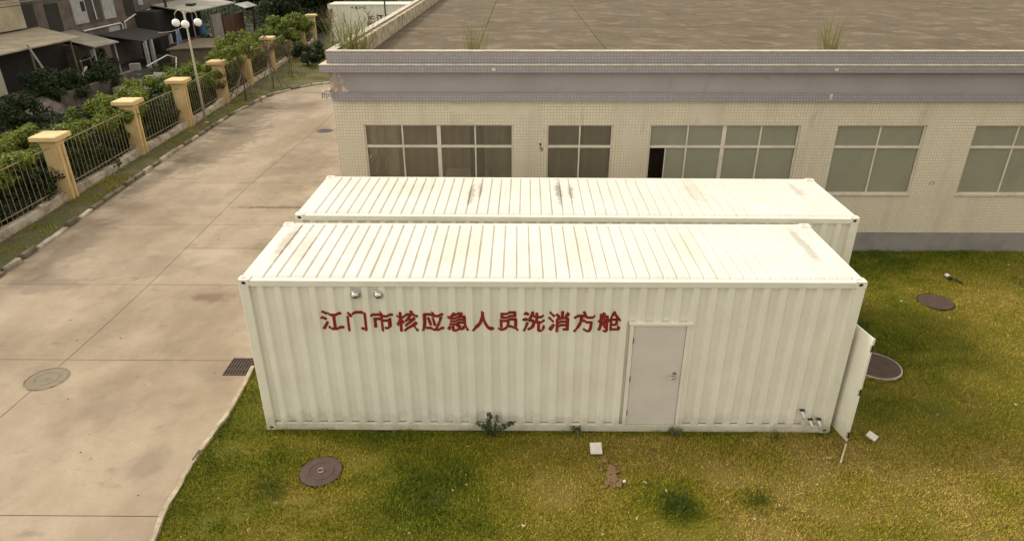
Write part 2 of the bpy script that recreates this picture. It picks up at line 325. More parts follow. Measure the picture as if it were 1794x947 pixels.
# rough yard beyond the fence, with bumps
def sheet(name, x0, x1, y0, y1, step, zf, m, attr=None, cut=None):
    xs = np.arange(x0, x1+1e-6, step); ys = np.arange(y0, y1+1e-6, step)
    X, Y = np.meshgrid(xs, ys); Z = zf(X, Y)
    nx, ny = len(xs), len(ys)
    v = np.stack([X, Y, Z], -1).reshape(-1, 3)
    i = np.arange((ny-1)*nx).reshape(ny-1, nx)[:, :-1].ravel()
    f = np.stack([i, i+1, i+nx+1, i+nx], -1)
    if cut is not None:
        c = v[f].mean(1); f = f[cut(c[:,0], c[:,1])]
    me = bpy.data.meshes.new(name); me.from_pydata(v.tolist(), [], f.tolist()); me.materials.append(m)
    for p in me.polygons: p.use_smooth = True
    if attr is not None:
        a = me.attributes.new('dry', 'FLOAT', 'POINT'); a.data.foreach_set('value', attr(v[:,0], v[:,1]).astype(np.float32))
    return ob(name, me)
structure(sheet('village_yard', -60, -10.9, 0, 90, .5, lambda x, y: .0+.25*fbm(x, y, 3, 5)*sstep(-11, -14, x) + .0, M['terrain']))
def lawn_edge(y):   # left edge of the lawn
    return -.90 + .03*np.sin(y*1.3) + .05*(vnoise(y*0, y, .5, 3)-.5) + .02*(vnoise(y*0, y, .13, 4)-.5) + .10*sstep(-1.5, -2.6, y) - .02*sstep(1,2,y)
def dryness(x, y):
    n = fbm(x, y, 1.6, 11, 4); n2 = fbm(x, y, 4.0, 21, 2); n3 = fbm(x*1.0, y*1.6, .5, 31, 2)
    left = sstep(2.0, 5.4, x + .8*(y+1.0))         # green near the road, straw-coloured to the right
    d = .36 + .28*left
    dr = .44 + .12*sstep(13, 16, x) - .24*sstep(6.0, 7.6, y) - .10*sstep(13.5, 12.2, x)
    k_ = sstep(-.9, 1.4, y + 1.2*(fbm(x, y, 1.2, 15)-.5)); d = d*(1-k_) + dr*k_
    d = d - .18*sstep(-.5, 0., y)*sstep(6, 2, x)*sstep(.5, 0, y)
    d = d + (n-.5)*1.0 + (n2-.5)*.35 + (n3-.5)*.35
    for (a, b, r, k) in [(6.92,-1.72,.35,.5),(8.1,-1.6,.25,.3),(12.4,3.2,1.2,.25),(2.9,-1.35,.8,.25),(11.6,-.6,.5,.15),(9.3,-.75,.5,-.1),(12.2,.3,.8,.1)]:
        d = d - k*np.exp(-((x-a)**2+(y-b)**2)/(r*r))
    return np.clip(d, 0, 1)
def lawn_z(x, y):
    z = lawn_z0(x, y)
    for (a, b, q) in HOLES[:3]: z = z - .06*(((x-a)**2+(y-b)**2) < (q*1.02)**2)
    return z
def lawn_z0(x, y): return .0 + .05*(fbm(x, y, .8, 41)-.5) + .03*(fbm(x, y, .25, 43)-.5) - .02
HOLES = [(1.22,-1.0,.36),(11.75,2.15,.52),(14.5,4.9,.42),(5.97,-1.08,.16)]
lawn = structure(sheet('lawn', -.94, 40, -9, 7.86, .08, lawn_z, M['grass_ground'], dryness, cut=lambda x, y: x > lawn_edge(y)-.02))
# grass blades (one joined object)
def scatter(n, x0, x1, y0, y1):
    return rng.uniform(x0, x1, n), rng.uniform(y0, y1, n)
def grass_object(name, xs, ys, h, w, dry, m, zf=lawn_z):
    n = len(xs); a = rng.uniform(0, 2*np.pi, n); b = rng.uniform(0, 2*np.pi, n); lean = rng.uniform(.2, 1.1, n)
    z = zf(xs, ys) - .005
    hh = h*rng.uniform(.5, 1.3, n); ww = w*rng.uniform(.7, 1.3, n)
    p0 = np.stack([xs-np.cos(a)*ww/2, ys-np.sin(a)*ww/2, z], -1); p1 = np.stack([xs+np.cos(a)*ww/2, ys+np.sin(a)*ww/2, z], -1)
    p2 = np.stack([xs+np.cos(b)*hh*np.sin(lean), ys+np.sin(b)*hh*np.sin(lean), z+hh*np.cos(lean)], -1)
    v = np.stack([p0, p1, p2], 1).reshape(-1, 3)
    me = bpy.data.meshes.new(name); me.vertices.add(3*n); me.vertices.foreach_set('co', v.ravel().astype(np.float32))
    me.loops.add(3*n); me.loops.foreach_set('vertex_index', np.arange(3*n, dtype=np.int32))
    me.polygons.add(n); me.polygons.foreach_set('loop_start', np.arange(0, 3*n, 3, dtype=np.int32)); me.polygons.foreach_set('loop_total', np.full(n, 3, np.int32))
    me.update(calc_edges=True); me.materials.append(m)
    at = me.attributes.new('dry', 'FLOAT', 'POINT')
    at.data.foreach_set('value', np.repeat(np.clip(dry + rng.normal(0, .10, n), 0, 1), 3).astype(np.float32))
    return ob(name, me)
gx, gy = [], []
for n, b in [(330000, (-1, 15, -3.9, .05)), (60000, (15, 22, -3.9, 0)), (230000, (9.9, 21, 0, 7.85)), (8000, (-1, .1, 0, 2.6))]:
    x, y = scatter(n, *b); gx.append(x); gy.append(y)
gx = np.concatenate(gx); gy = np.concatenate(gy)
ok = gx > lawn_edge(gy)
ok &= ~((gx > .05) & (gx < 9.88) & (gy > .03) & (gy < 2.4))
for (a, b, r) in HOLES: ok &= ((gx-a)**2 + (gy-b)**2) > (r*(.76+.26*rng.random(len(gx))))**2
bald = fbm(gx, gy, .55, 77, 3)
ok &= (rng.random(len(gx)) < np.where(bald < .36, .35, 1))
gx, gy = gx[ok], gy[ok]
gd = dryness(gx, gy)
hmul = .045 + .03*sstep(.45, .1, gd) + .02*sstep(.55, .8, fbm(gx, gy, .35, 91))
gr = grass_object('grass', gx, gy, hmul, .015, gd, M['grass']); gr['kind'] = 'stuff'
gr['label'] = 'short patchy green and straw coloured grass of the lawn'

# ------------------------------------------------------------------ road of concrete slabs
structure(mk('road_base', MB().poly([(-9.4,-14),(-.90,-14),(-.94,7.84),(-.32,7.86),(-.32,33.5),(14,33.5),(14,31),(-.3,31),(-.3,36.5),(-8,36.5),(-9.4,36)][:6]+[(14,33.5),(14,36.5),(-9.4,36.5)], -.3, -.022), M['joint']))
road = structure(bpy.data.objects.new('road', None)); COL.objects.link(road)
ysj = [-14, -9.9, -5.9, -2.0, 2.2, 5.6, 9.6, 13.6, 17.6, 21.6, 25.6, 29.6, 33.4]
def cx_kerb(y):     # kerb line x as a function of y
    return float(np.interp(y, [-15, 6, 10.3, 17, 24.5, 28], [-8.75, -8.93, -9.2, -9.62, -9.85, -9.55]))
def slab_obj(pts, dz=0.):
    bm = bmesh.new(); vs = [bm.verts.new((p[0], p[1], -.005+dz)) for p in pts]
    f = bm.faces.new(vs); e = bmesh.ops.extrude_face_region(bm, geom=[f])
    for v in e['geom']:
        if isinstance(v, bmesh.types.BMVert): v.co.z = -.1
    bmesh.ops.recalc_face_normals(bm, faces=bm.faces)
    me = bpy.data.meshes.new('concrete_slab'); bm.to_mesh(me); bm.free(); me.materials.append(M['concrete'])
    return ob('concrete_slab', me, road)
def xsplit(y): return -5.0 + .12*math.sin(y*.35) 
g = .008
for i in range(len(ysj)-1):
    y0, y1 = ysj[i]+g, ysj[i+1]-g
    if y0 > 29: break
    n = 8; yy = [y0+(y1-y0)*k/n for k in range(n+1)]
    slab_obj([(cx_kerb(y)+.0, y) for y in yy[::-1]] + [(xsplit(y)-g, y) for y in yy])
    if y0 < 7.8:
        yb = [min(y, 7.84) for y in yy]
        yb = sorted(set(yb)); rr = [(float(lawn_edge(np.array(y)))+.0-.07 if y < 7.8 else -.98, y) for y in yb]
        nn = 30; yb2 = [yb[0]+(yb[-1]-yb[0])*k/nn for k in range(nn+1)]
        rr = [(float(lawn_edge(np.array(y)))-.075+.02*random.random(), y) for y in yb2]
        slab_obj([(xsplit(y)+g, y) for y in yb[::-1]] + rr)
        if y1 > 8: slab_obj([(xsplit(7.84)+g, 7.86), (-.33, 7.86), (-.33, y1), (xsplit(y1)+g, y1)])
    else:
        slab_obj([(xsplit(y)+g, y) for y in yy[::-1]] + [(-.33, y) for y in yy])
arc = [(-9.35,29.0),(-8.75,30.6),(-7.9,31.7),(-6.9,32.3),(-5,32.75),(0,33.2),(14,33.6)]
slab_obj([(cx_kerb(29.62),29.62)] and [(-5.0-g,29.62),(-5.0-g,32.73),(-6.9,32.28),(-7.9,31.66),(-8.75,30.55),(-9.2,29.62)])
slab_obj([(-5.0+g,29.62),(-.33,29.62),(-.33,33.15),(-5+g,32.73)])
slab_obj([(-.31,31.9),(14,31.9),(14,33.55),(-.31,33.17)])
# pale mortar lip between road and lawn
lip = MB(); yy = np.linspace(-9, 2.6, 260)
for a, b in zip(yy[:-1], yy[1:]):
    if vnoise(0, a, .35, 55) < .22: continue
    ea, eb = float(lawn_edge(a)), float(lawn_edge(b)); zt = .012+.022*float(vnoise(0, a, .2, 56))
    lip.add([(ea-.075,a,-.03),(ea+.02,a,-.03),(eb+.02,b,-.03),(eb-.075,b,-.03),(ea-.065,a,zt),(ea+.01,a,zt),(eb+.01,b,zt),(eb-.065,b,zt)],
            [(4,5,6,7),(0,1,5,4),(1,2,6,5),(2,3,7,6),(3,0,4,7)])
M['lip'] = mat('pale_mortar_edge', (.40,.34,.24), (.24,.195,.13), .95, 3, layers=[((.16,.14,.06), 8, .55, .7, .6, None)])
structure(mk('road_edging', lip, M['lip']))

# kerb stones along the far side of the road
kerb = structure(bpy.data.objects.new('kerb', None)); COL.objects.link(kerb)
path = [(cx_kerb(y)-.08, y) for y in np.arange(-12, 28.5, .5)] + [(a-.06, b+.05) for a, b in arc[0:]]
P = np.array(path); seg = np.hypot(*(P[1:]-P[:-1]).T); cum = np.concatenate([[0], np.cumsum(seg)])
M['kerb_dark'] = mat('mossy_dark_kerb_stone', (.13,.105,.07), (.20,.165,.12), .95, 3, .4, .65, .6, 30, layers=[((.09,.10,.04), 5, .5, .7, .6, None)])
ks = [MB().box(-.355+.03*i,.355-.02*i,-.075,.075,-.15,.11+.008*i).mesh('kerb_stone', M['kerb' if i % 2 == 0 else 'kerb_dark'], bevel=.018) for i in range(4)]
s = 0
while s < cum[-1]-.8 and s < 60:
    c = s+.38; x = np.interp(c, cum, P[:,0]); y = np.interp(c, cum, P[:,1])
    x2 = np.interp(c+.2, cum, P[:,0]); y2 = np.interp(c+.2, cum, P[:,1])
    o = ob('kerb_stone', random.choice(ks), kerb, (x+random.uniform(-.015,.015), y, random.uniform(-.05,.005)))
    o.rotation_euler = (random.uniform(-.04,.04), random.uniform(-.02,.02), math.atan2(y2-y, x2-x)+random.uniform(-.02,.02)); s += .76
# verge
fx = lambda y: float(np.interp(y, [-15, 8, 11.7, 17, 21.4, 26.5, 31.4, 36.2, 41.9, 47, 52], [-10.35, -10.5, -10.6, -10.85, -10.9, -11.2, -11.65, -11.85, -12.45, -12.9, -13.2]))
vb = MB(); nn = 0
ys = np.arange(-14, 28.5, .35); cols = 8
for j, y in enumerate(ys):
    for k in range(cols+1):
        u = k/cols; x = (cx_kerb(y)-.16)*(1-u) + (fx(y)+.15)*u
        vb.v.append((x, y, .03+.05*math.sin(u*3)+.05*float(fbm(np.array(x), np.array(y), .5, 61))))
for j in range(len(ys)-1):
    for k in range(cols): a = j*(cols+1)+k; vb.f.append((a, a+1, a+cols+2, a+cols+1))
o = structure(mk('verge', vb, M['soil'], smooth=True))
vb = MB(); ysx = np.arange(28, 56, .5)
ax = [b for a, b in arc]; aa = [a for a, b in arc]
xs_ = np.arange(-13, 16, .5)
def vz(x, y): return .04+.10*float(fbm(np.array(x), np.array(y), .8, 62))
def in_road(x, y): return y < np.interp(x, aa, ax)+.1 if x > -9.35 else (x > cx_kerb(y) - .1)
for j, y in enumerate(ysx):
    for x in xs_: vb.v.append((x, y, vz(x, y) if not in_road(x, y) else -.05))
nx = len(xs_)
for j in range(len(ysx)-1):
    for k in range(nx-1):
        a = j*nx+k
        if not (in_road(*vb.v[a][:2]) and in_road(*vb.v[a+nx+1][:2])): vb.f.append((a, a+1, a+nx+1, a+nx))
structure(mk('rear_verge', vb, M['soil'], smooth=True))
# verge weeds (grass)
n = 40000; y = rng.uniform(-2, 29, n); u = rng.random(n)
kx = np.interp(y, [-15, 6, 10.3, 17, 24.5, 28], [-8.75, -8.93, -9.2, -9.62, -9.85, -9.55]); fxx = np.array([fx(q) for q in y])
x = (kx-.2)*(1-u)+(fxx+.15)*u
k = rng.random(n) < .06+.6*sstep(.48,.66,fbm(x,y,.9,71)); x, y = x[k], y[k]
x2 = rng.uniform(-12.5, -7, 26000); y2 = rng.uniform(28, 44, 26000)
k2 = (y2 > np.interp(x2, aa, ax)+.3) & (x2 > np.array([fx(q) for q in y2])+.2) & (rng.random(26000) < sstep(.3,.6,fbm(x2,y2,1.2,72))); x2, y2 = x2[k2], y2[k2]
x = np.concatenate([x, x2]); y = np.concatenate([y, y2])
o = grass_object('verge_grass', x, y, .08, .018, .45+.6*(fbm(x,y,1.5,73)-.4), M['grass'], zf=lambda a, b: a*0+.09); o['kind'] = 'stuff'; o['label'] = 'sparse weeds and grass on the strip along the fence'

# ------------------------------------------------------------------ manholes, drain grate
def lid(name, x, y, r, m, label, ring=True, z=.012):
    t_ = thing(name, label, 'manhole cover', (x, y, 0))
    prof = [(r*.0001,z+.008),(r*.12,z+.008),(r*.13,z+.002),(r*.55,z+.002),(r*.56,z+.008),(r*.62,z+.008),(r*.63,z+.002),(r*.97,z+.002),(r,z-.004),(r,-.05)]
    mk('cover', MB().lathe((0,0,0), prof[::-1], 40), m, t_)
    if ring: mk('ring', MB().lathe((0,0,0), [(r*1.02,-.05),(r*1.02,z+.006),(r*1.08,z+.006),(r*1.09,-.05)], 40), M['kerb'] if ring == 2 else M['joint'], t_)
    return t_
a = lid('manhole_cover', 1.22, -1.0, .34, M['iron_lid'], 'round dark brown manhole cover in the green grass in front of the white container', 0, -.014)
mk('lifting_ring', MB().tube([(math.cos(q)*.05, math.sin(q)*.05, .003) for q in np.linspace(0, 6.283, 13)], .007, 6), M['steel'], a)
lid('manhole_cover', 11.75, 2.15, .46, M['iron_lid'], 'large rusty brown manhole cover with concrete rim beside the open container door', 2, -.014)
lid('manhole_cover', 14.5, 4.9, .38, M['iron_lid'], 'reddish brown manhole cover half overgrown in grass near the tiled building', 0, -.016)
lid('manhole_cover', -4.9, 1.52, .37, M['lid_concrete'], 'round concrete coloured manhole cover in the road beside the containers', 1, .0)
lid('manhole_cover', -4.43, 20.97, .36, M['dark_metal'], 'small dark manhole cover in the road beside the far corner of the building', 0, .0)
gt = thing('drain_grate', 'rusty rectangular drain grate at the road edge next to the container', 'drain grate', (-1.22, 1.97, 0))
gw, gh = .24, .30
mk('pit', MB().box(-gw, gw, -gh, gh, -.012, -.002), M['dark_hole'], gt)
fr = MB(); 
for b in [(-gw,gw,-gh,-gh+.025),(-gw,gw,gh-.025,gh),(-gw,-gw+.02,-gh+.025,gh-.025),(gw-.02,gw,-gh+.025,gh-.025)]: fr.box(*b, -.008, .014)
mk('frame', fr, M['iron_lid'], gt)
bm_ = MB().box(-.012,.012,-gh+.02,gh-.02,-.006,.010).mesh('bar', M['iron_lid'])
for k in range(7): ob('bar', bm_, gt, (-gw+.06*(k+1), 0, 0))
bm_ = MB().box(-gw+.02,gw-.02,-.012,.012,-.007,.008).mesh('cross_bar', M['iron_lid'])
for q in (-.1, .1): ob('cross_bar', bm_, gt, (0, q, 0))

# ------------------------------------------------------------------ shipping containers
H, Wd = 2.974, 2.44
PITCH = .278; DEP = .054
def corr(x, ph=0.):
    """corrugation depth at x: 0 = outer flat, DEP = inner flat"""
    u = ((x-ph) % PITCH)/PITCH
    if u < .33: return 0.
    if u < .47: return DEP*(u-.33)/.14
    if u < .86: return DEP
    return DEP*(1-(u-.86)/.14)
def corr_breaks(x0, x1, ph=0.):
    k = math.floor((x0-ph)/PITCH); out = [x0]
    while ph + k*PITCH < x1:
        for f in (0, .33, .47, .86):
            q = ph+(k+f)*PITCH
            if x0+1e-4 < q < x1-1e-4: out.append(q)
        k += 1
    return sorted(out+[x1])
def side_panel(L, holes, outward=-1, yface=.022):
    mb = MB()
    def strip(x0, x1, z0, z1):
        xs = corr_breaks(x0, x1); b = len(mb.v)
        for z in (z0, z1):
            for x in xs: mb.v.append((x, yface+corr(x), z))
        n = len(xs)
        for i in range(n-1): mb.f.append((b+i, b+i+1, b+n+i+1, b+n+i))
    x = .155
    for (a, c, zt) in holes:
        strip(x, a, .155, H-.115); strip(a, c, zt, H-.115); x = c
    strip(x, L-.155, .155, H-.115)
    return mb
def casting():
    """corner casting 178x162x118 with oval holes on the outer (-y) face and on the top"""
    mb = MB(); a, b, c = .178, .162, .118
    def face(o, u, v, n, w, h, hw, hh):
        K = 20; o, u, v, n = map(Vector, (o, u, v, n)); base = len(mb.v); ang = [2*math.pi*(k+.5)/K for k in range(K)]
        for t in ang:
            cx, cy = math.cos(t), math.sin(t); s_ = max(abs(cx)/(w/2), abs(cy)/(h/2)); mb.v.append(tuple(o+u*(cx/s_)+v*(cy/s_)))
        for d in (0, -.03):
            for t in ang: mb.v.append(tuple(o+u*(hw*math.cos(t))+v*(hh*math.sin(t))+n*d))
        for r_ in range(2):
            for k in range(K):
                k2 = (k+1) % K; q = base+r_*K; mb.f.append((q+k, q+k2, q+K+k2, q+K+k))
        mb.f.append(tuple(base+2*K+k for k in range(K)))
    face((a/2, 0, c/2), (1,0,0), (0,0,1), (0,-1,0), a, c, .040, .030)
    face((a/2, b/2, c), (1,0,0), (0,1,0), (0,0,1), a, b, .060, .030)
    face((a/2, b/2, 0), (1,0,0), (0,1,0), (0,0,-1), a, b, .060, .030)
    mb.add([(0,0,0),(a,0,0),(a,b,0),(0,b,0),(0,0,c),(a,0,c),(a,b,c),(0,b,c)], [(1,2,6,5),(2,3,7,6),(3,0,4,7)])
    return mb
def casting_dark():   # shadowed inside of the holes
    mb = MB(); mb.lathe((.089, -.029+.0, .059), [(.0001,0),(.036,0),(.036,-.001),(.0001,-.001)], 12, 'y'); return mb
CAST = {}
def container(name, label, L, loc, rz, door=False, L_nsea=None):
    t_ = thing(name, label, 'container', loc, rz, 'white corrugated steel containers')
    if not CAST:
        base = casting()
        for sx in (1,-1):
            for sy in (1,-1):
                for sz in (1,-1):
                    m_ = MB(); m_.v = [((x if sx > 0 else -x), (y if sy > 0 else -y), (z if sz > 0 else -z)) for x, y, z in base.v]; m_.f = list(base.f)
                    me = bpy.data.meshes.new('corner_casting'); me.from_pydata(m_.v, [], m_.f); me.materials.append(M['paint_trim'])
                    me.materials.append(M['black']); CAST[(sx,sy,sz)] = me
                    for p in me.polygons:
                        if len(p.vertices) == 20: p.material_index = 1  # hole floors coloured black in place of their shade
    for X in (0, L):
        for Y in (0, Wd):
            for Z in (0, H):
                ob('corner_casting', CAST[(1 if X == 0 else -1, 1 if Y == 0 else -1, -1 if Z else 1)], t_, (X, Y, Z+(.004 if Z else 0)))
    for X0, X1 in ((.004,.155),(L-.155,L-.004)):
        for Y0, Y1 in ((.004,.13),(Wd-.13,Wd-.004)):
            mk('corner_post', MB().box(X0, X1, Y0, Y1, .118, H-.112), M['paint_trim'], t_, bevel=.006)
    for Y0, Y1 in ((.008,.07),(Wd-.07,Wd-.008)):
        mk('top_rail', MB().box(.178, L-.178, Y0, Y1, H-.115, H-.012), M['paint_trim'], t_, bevel=.004)
        mk('bottom_rail', MB().box(.178, L-.178, Y0, Y1, .006, .15), M['paint_trim'], t_, bevel=.004)
    for X0, X1 in ((.008,.07),(L-.07,L-.008)):
        mk('end_rail', MB().box(X0, X1, .162, Wd-.162, H-.105, H-.012), M['paint_trim'], t_, bevel=.004)
        mk('end_rail', MB().box(X0, X1, .162, Wd-.162, .006, .15), M['paint_trim'], t_, bevel=.004)
    holes = [(6.27, 7.25, 2.21)] if door else []
    mk('side_panel', side_panel(L, holes), M['paint_side'], t_)
    b = side_panel(L, []); b.v = [(x, Wd-y, z) for x, y, z in b.v]
    mk('side_panel', b, M['paint_side'], t_)
    for X, sg in ((.022, 1), (L-.022, -1)):     # end panels
        mb = MB(); ysb = corr_breaks(.13, Wd-.13, .05); n = len(ysb)
        for z in (.15, H-.105):
            for y in ysb: mb.v.append((X+sg*corr(y, .05), y, z))
        for i in range(n-1): mb.f.append((i, i+1, n+i+1, n+i))
        mk('end_panel', mb, M['paint_side'], t_)
    # die-stamped roof
    nr = round((L-.36)/.2113); p = (L-.36)/nr; mb = MB()
    xs = [.03]
    for k in range(nr):
        for f in (.0, .07, .86, .93): xs.append(.18+(k+f)*p)
    xs += [L-.18, L-.03]
    def rh(x):
        if x <= .18 or x >= L-.18: return 0
        u = ((x-.18)/p) % 1
        return [0, 1, 1, 0][int(np.argmin([abs(u-0), abs(u-.07), abs(u-.86), abs(u-.93)]))] if u < .97 else 0
    ysr = [.03, .10, .135, .60, 1.22, 1.84, Wd-.135, Wd-.10, Wd-.03]; tp = [0,0,1,1,1,1,1,0,0]
    for y, q in zip(ysr, tp):
        for x in xs:
            sag = .006*math.sin(x*2.1+y)*(1 if 0 < q else 0)
            mb.v.append((x, y, H-.014 + .030*rh(x)*q + sag*.5 + .006*q*math.sin(math.pi*y/Wd)))
    n = len(xs)
    for j in range(len(ysr)-1):
        for i in range(n-1): mb.f.append((j*n+i, j*n+i+1, (j+1)*n+i+1, (j+1)*n+i))
    mk('roof_panel', mb, M['paint_roof'], t_)
    mk('floor', MB().box(.1, L-.1, .1, Wd-.1, .06, .14), M['dark_metal'], t_)
    return t_
front = container('shipping_container', 'white corrugated container in front with dark red Chinese lettering and a grey door', 9.92, (0,0,.0), 0, True)
rear = container('shipping_container', 'white corrugated container standing behind the lettered one, close to the tiled building', 10.97, (.058+.0, Wd+.383, 0), -.010)

# grey door of the front container
fm = MB(); x0, x1, zt = 6.30, 7.22, 2.17
fm.box(x0-.03, x0+.03, -.002, .065, .151, zt); fm.box(x1-.03, x1+.03, -.002, .065, .151, zt); fm.box(x0-.05, x1+.06, -.010, .065, zt, zt+.045)
mk('door_frame', fm, M['paint_trim'], front, bevel=.003)
d_ = mk('door', MB().box(x0+.036, x1-.036, .018, .05, .158, zt-.006), M['door_grey'], front, bevel=.003)
for z in (.42, 1.12, 1.88): mk('hinge', MB().tube([(x0+.034, .008, z-.05), (x0+.034, .008, z+.05)], .011, 8), M['dark_metal'], d_)
hd = MB().lathe((7.075,.016,1.235), [(.0001,.010),(.032,.010),(.034,.0),(.034,-.002)][::-1], 14, 'y'); hd.lathe((7.075,.016,1.150), [(.0001,.010),(.032,.010),(.034,.0),(.034,-.002)][::-1], 14, 'y')
hd.tube([(7.075,.01,1.19),(7.075,-.045,1.19),(6.94,-.05,1.19)], .013, 8)
mk('handle', hd, M['steel'], d_)
# narrow steel leaf swung open beyond the right end (three latch fittings on its edge)
hx0, hy0, hx1, hy1 = 9.95, .50, 10.085, -.30
L_ = math.hypot(hx1-hx0, hy1-hy0); ang = math.atan2(hy1-hy0, hx1-hx0)
lf = mk('open_side_door', MB().box(0, L_, -.028, .0, .09, 2.13), M['paint_side'], front, bevel=.004, loc=(hx0, hy0, 0)); lf.rotation_euler = (0,0,ang)
mk('edge_frame', MB().box(L_+.0005, L_+.010, -.032, .004, .085, 2.135), M['paint_trim'], lf)
for z in (.22, 1.1, 1.95): mk('latch', MB().box(L_-.012, L_+.018, -.030, .006, z-.06, z+.06), M['dark_metal'], lf)
mk('end_door_hinge', MB().tube([(9.94,.52,.2),(9.94,.52,2.1)], .018, 8), M['paint_trim'], front)
# ball vents
for x in (1.84, 2.21):
    v_ = MB(); v_.lathe((0,0,0), [(.078,-.01),(.078,.006),(.06,.008)], 20, 'y'); v_.lathe((0,0,0), [(.07*math.cos(q), .075*math.sin(q)) for q in np.linspace(0.0, 1.5, 7)], 20, 'y')
    mk('ball_vent', v_, M['steel'], front, smooth=True, loc=(x, .012, 2.715))
# water connections
for i, (x, z) in enumerate([(9.36,.46),(9.53,.27),(9.68,.27)]):
    pm = MB().tube([(x,.05,z),(x,-.03,z),(x+.015,-.06,z-.03),(x+.035,-.06,z-.11)], .020, 8)
    o = mk('water_connection', pm, M['pvc'], front, smooth=True)
    mk('bracket', MB().box(x-.04, x+.04, -.02, .03, z+.028, z+.043), M['dark_metal'], o)
# lettering, cut along the corrugation and laid on it
font = None
import os
fdir = os.path.join(bpy.utils.resource_path('LOCAL'), 'datafiles', 'fonts')
def glyph(ch, size, bold):
    cu = bpy.data.curves.new('txt', 'FONT'); cu.body = ch; cu.size = size; cu.offset = bold; cu.resolution_u = 3
    cu.fill_mode = 'BOTH'; o = bpy.data.objects.new('txt', cu); COL.objects.link(o)
    dg = bpy.context.evaluated_depsgraph_get(); dg.update(); me = bpy.data.meshes.new_from_object(o.evaluated_get(dg))
    bpy.data.objects.remove(o); bpy.data.curves.remove(cu); return me
TXT = '江门市核应急人员洗消方舱'
def lettering(parent, txt, xs, zc, size, bold, yface, m, wavy=True, sx=1.0):
    for ch, xc in zip(txt, xs):
        me = glyph(ch, size, 0); bm = bmesh.new(); bm.from_mesh(me)
        if not bm.verts: bm.free(); continue
        X = [v.co.x for v in bm.verts]; Y = [v.co.y for v in bm.verts]
        cxm, cym = (min(X)+max(X))/2, (min(Y)+max(Y))/2
        for v in bm.verts: v.co = Vector(((v.co.x-cxm)*sx+xc, 0, v.co.y-cym+zc))
        if wavy:
            lo, hi = min(v.co.x for v in bm.verts), max(v.co.x for v in bm.verts)
            for q in corr_breaks(lo, hi)[1:-1]:
                bmesh.ops.bisect_plane(bm, geom=bm.verts[:]+bm.edges[:]+bm.faces[:], plane_co=(q,0,0), plane_no=(1,0,0))
        for v in bm.verts: v.co.y = yface + (corr(v.co.x) if wavy else 0) - .0025
        src = bmesh.ops.duplicate; base_g = bm.verts[:]+bm.edges[:]+bm.faces[:]
        for k in range(8):      # thicken the brush strokes
            dd = src(bm, geom=base_g); a_ = k*math.pi/4
            for v in dd['geom']:
                if isinstance(v, bmesh.types.BMVert):
                    v.co.x += bold*math.cos(a_); v.co.z += bold*math.sin(a_); v.co.y = yface + (corr(v.co.x) if wavy else 0) - .0028 - .0004*k
        me2 = bpy.data.meshes.new('painted_character'); bm.to_mesh(me2); bm.free(); bpy.data.meshes.remove(me)
        me2.materials.append(m); ob('painted_character', me2, parent)
lettering(front, TXT, [1.40+i*(5.93-1.40)/11 for i in range(12)], 2.215, .38, .0120, .022, M['red_text'], True, 1.0)

# ------------------------------------------------------------------ tiled building
B = thing('tiled_building', 'long single storey building with cream mosaic tiles, mauve cornice and flat stained roof', 'building', (0,7.85,0))
BX0, BX1, D = -.30, 42.0, 24.0       # local y: 0 = facade
wins = [(.41,4.30,4),(5.17,6.89,2),(7.84,11.72,4),(12.65,14.95,2),(16.19,18.49,2),(19.7,23.6,4),(24.6,26.3,2),(27.4,31.3,4),(32.2,34.5,2),(36,39.9,4)]
z0w, z1w = 1.64, 3.515
wl = MB(); x = BX0
wl.box(BX0, BX1, 0, .24, .545, z0w); wl.box(BX0, BX1, 0, .24, z1w, 4.13)
for a, b, n in wins: wl.box(x, a, .0, .24, z0w, z1w); x = b
wl.box(x, BX1, 0, .24, z0w, z1w)
wl.box(BX0, BX0+.24, .24, D, .545, 1.64); wl.box(BX0, BX0+.24, .24, D, 3.515, 4.13); wl.box(BX0, BX0+.24, .24, .9, 1.64, 3.515); wl.box(BX0, BX0+.24, 4.9, D, 1.64, 3.515); wl.box(BX1-.24, BX1, .24, D, .545, 4.13); wl.box(BX0+.24, BX1-.24, D-.24, D, .545, 4.13)
mk('wall', wl, M['tile_cream'], B)
pb = MB(); pb.box(BX0-.03, BX1+.03, -.03, .26, -.3, .545); pb.box(BX0-.03, BX0+.24, .26, D, -.3, .545); pb.box(BX1-.24, BX1+.03, .26, D, -.3, .545)
mk('plinth', pb, M['plinth'], B)
def ringbox(mb, o, z0, z1, th=.3):
    mb.box(BX0-o, BX1+o, -o, th, z0, z1); mb.box(BX0-o, BX0+th, th, D-th, z0, z1); mb.box(BX1-th, BX1+o, th, D-th, z0, z1); mb.box(BX0-o, BX1+o, D-th, D+o, z0, z1); return mb
bd = MB(); bd.box(BX0+.16, BX1+.10, -.10, .24, 4.13, 4.335); bd.box(BX0+.0, BX0+.16, -.05, .24, 4.13, 4.335); bd.box(BX0-.10, BX0+.0, .35, D, 4.13, 4.335); bd.box(BX1-.24, BX1+.10, .24, D, 4.13, 4.335)
mk('tile_band', bd, M['tile_mauve'], B)
mk('fascia', ringbox(MB(), .02, 4.335, 4.86, .26), M['fascia'], B)
mk('cornice', ringbox(MB(), .20, 4.86, 5.03), M['tile_mauve'], B)
mk('cornice_cap', ringbox(MB(), .205, 5.03, 5.045), M['ledge_top'], B)
mk('parapet', ringbox(MB(), .04, 5.045, 5.335, .14), M['tile_mauve'], B)
mk('coping', ringbox(MB(), .045, 5.335, 5.352, .17), M['ledge_top'], B)
ip = MB(); ip.box(BX0+.14, BX0+.34, .17, D-.3, 4.8, 5.30)
mk('inner_parapet', ip, M['parapet'], B)
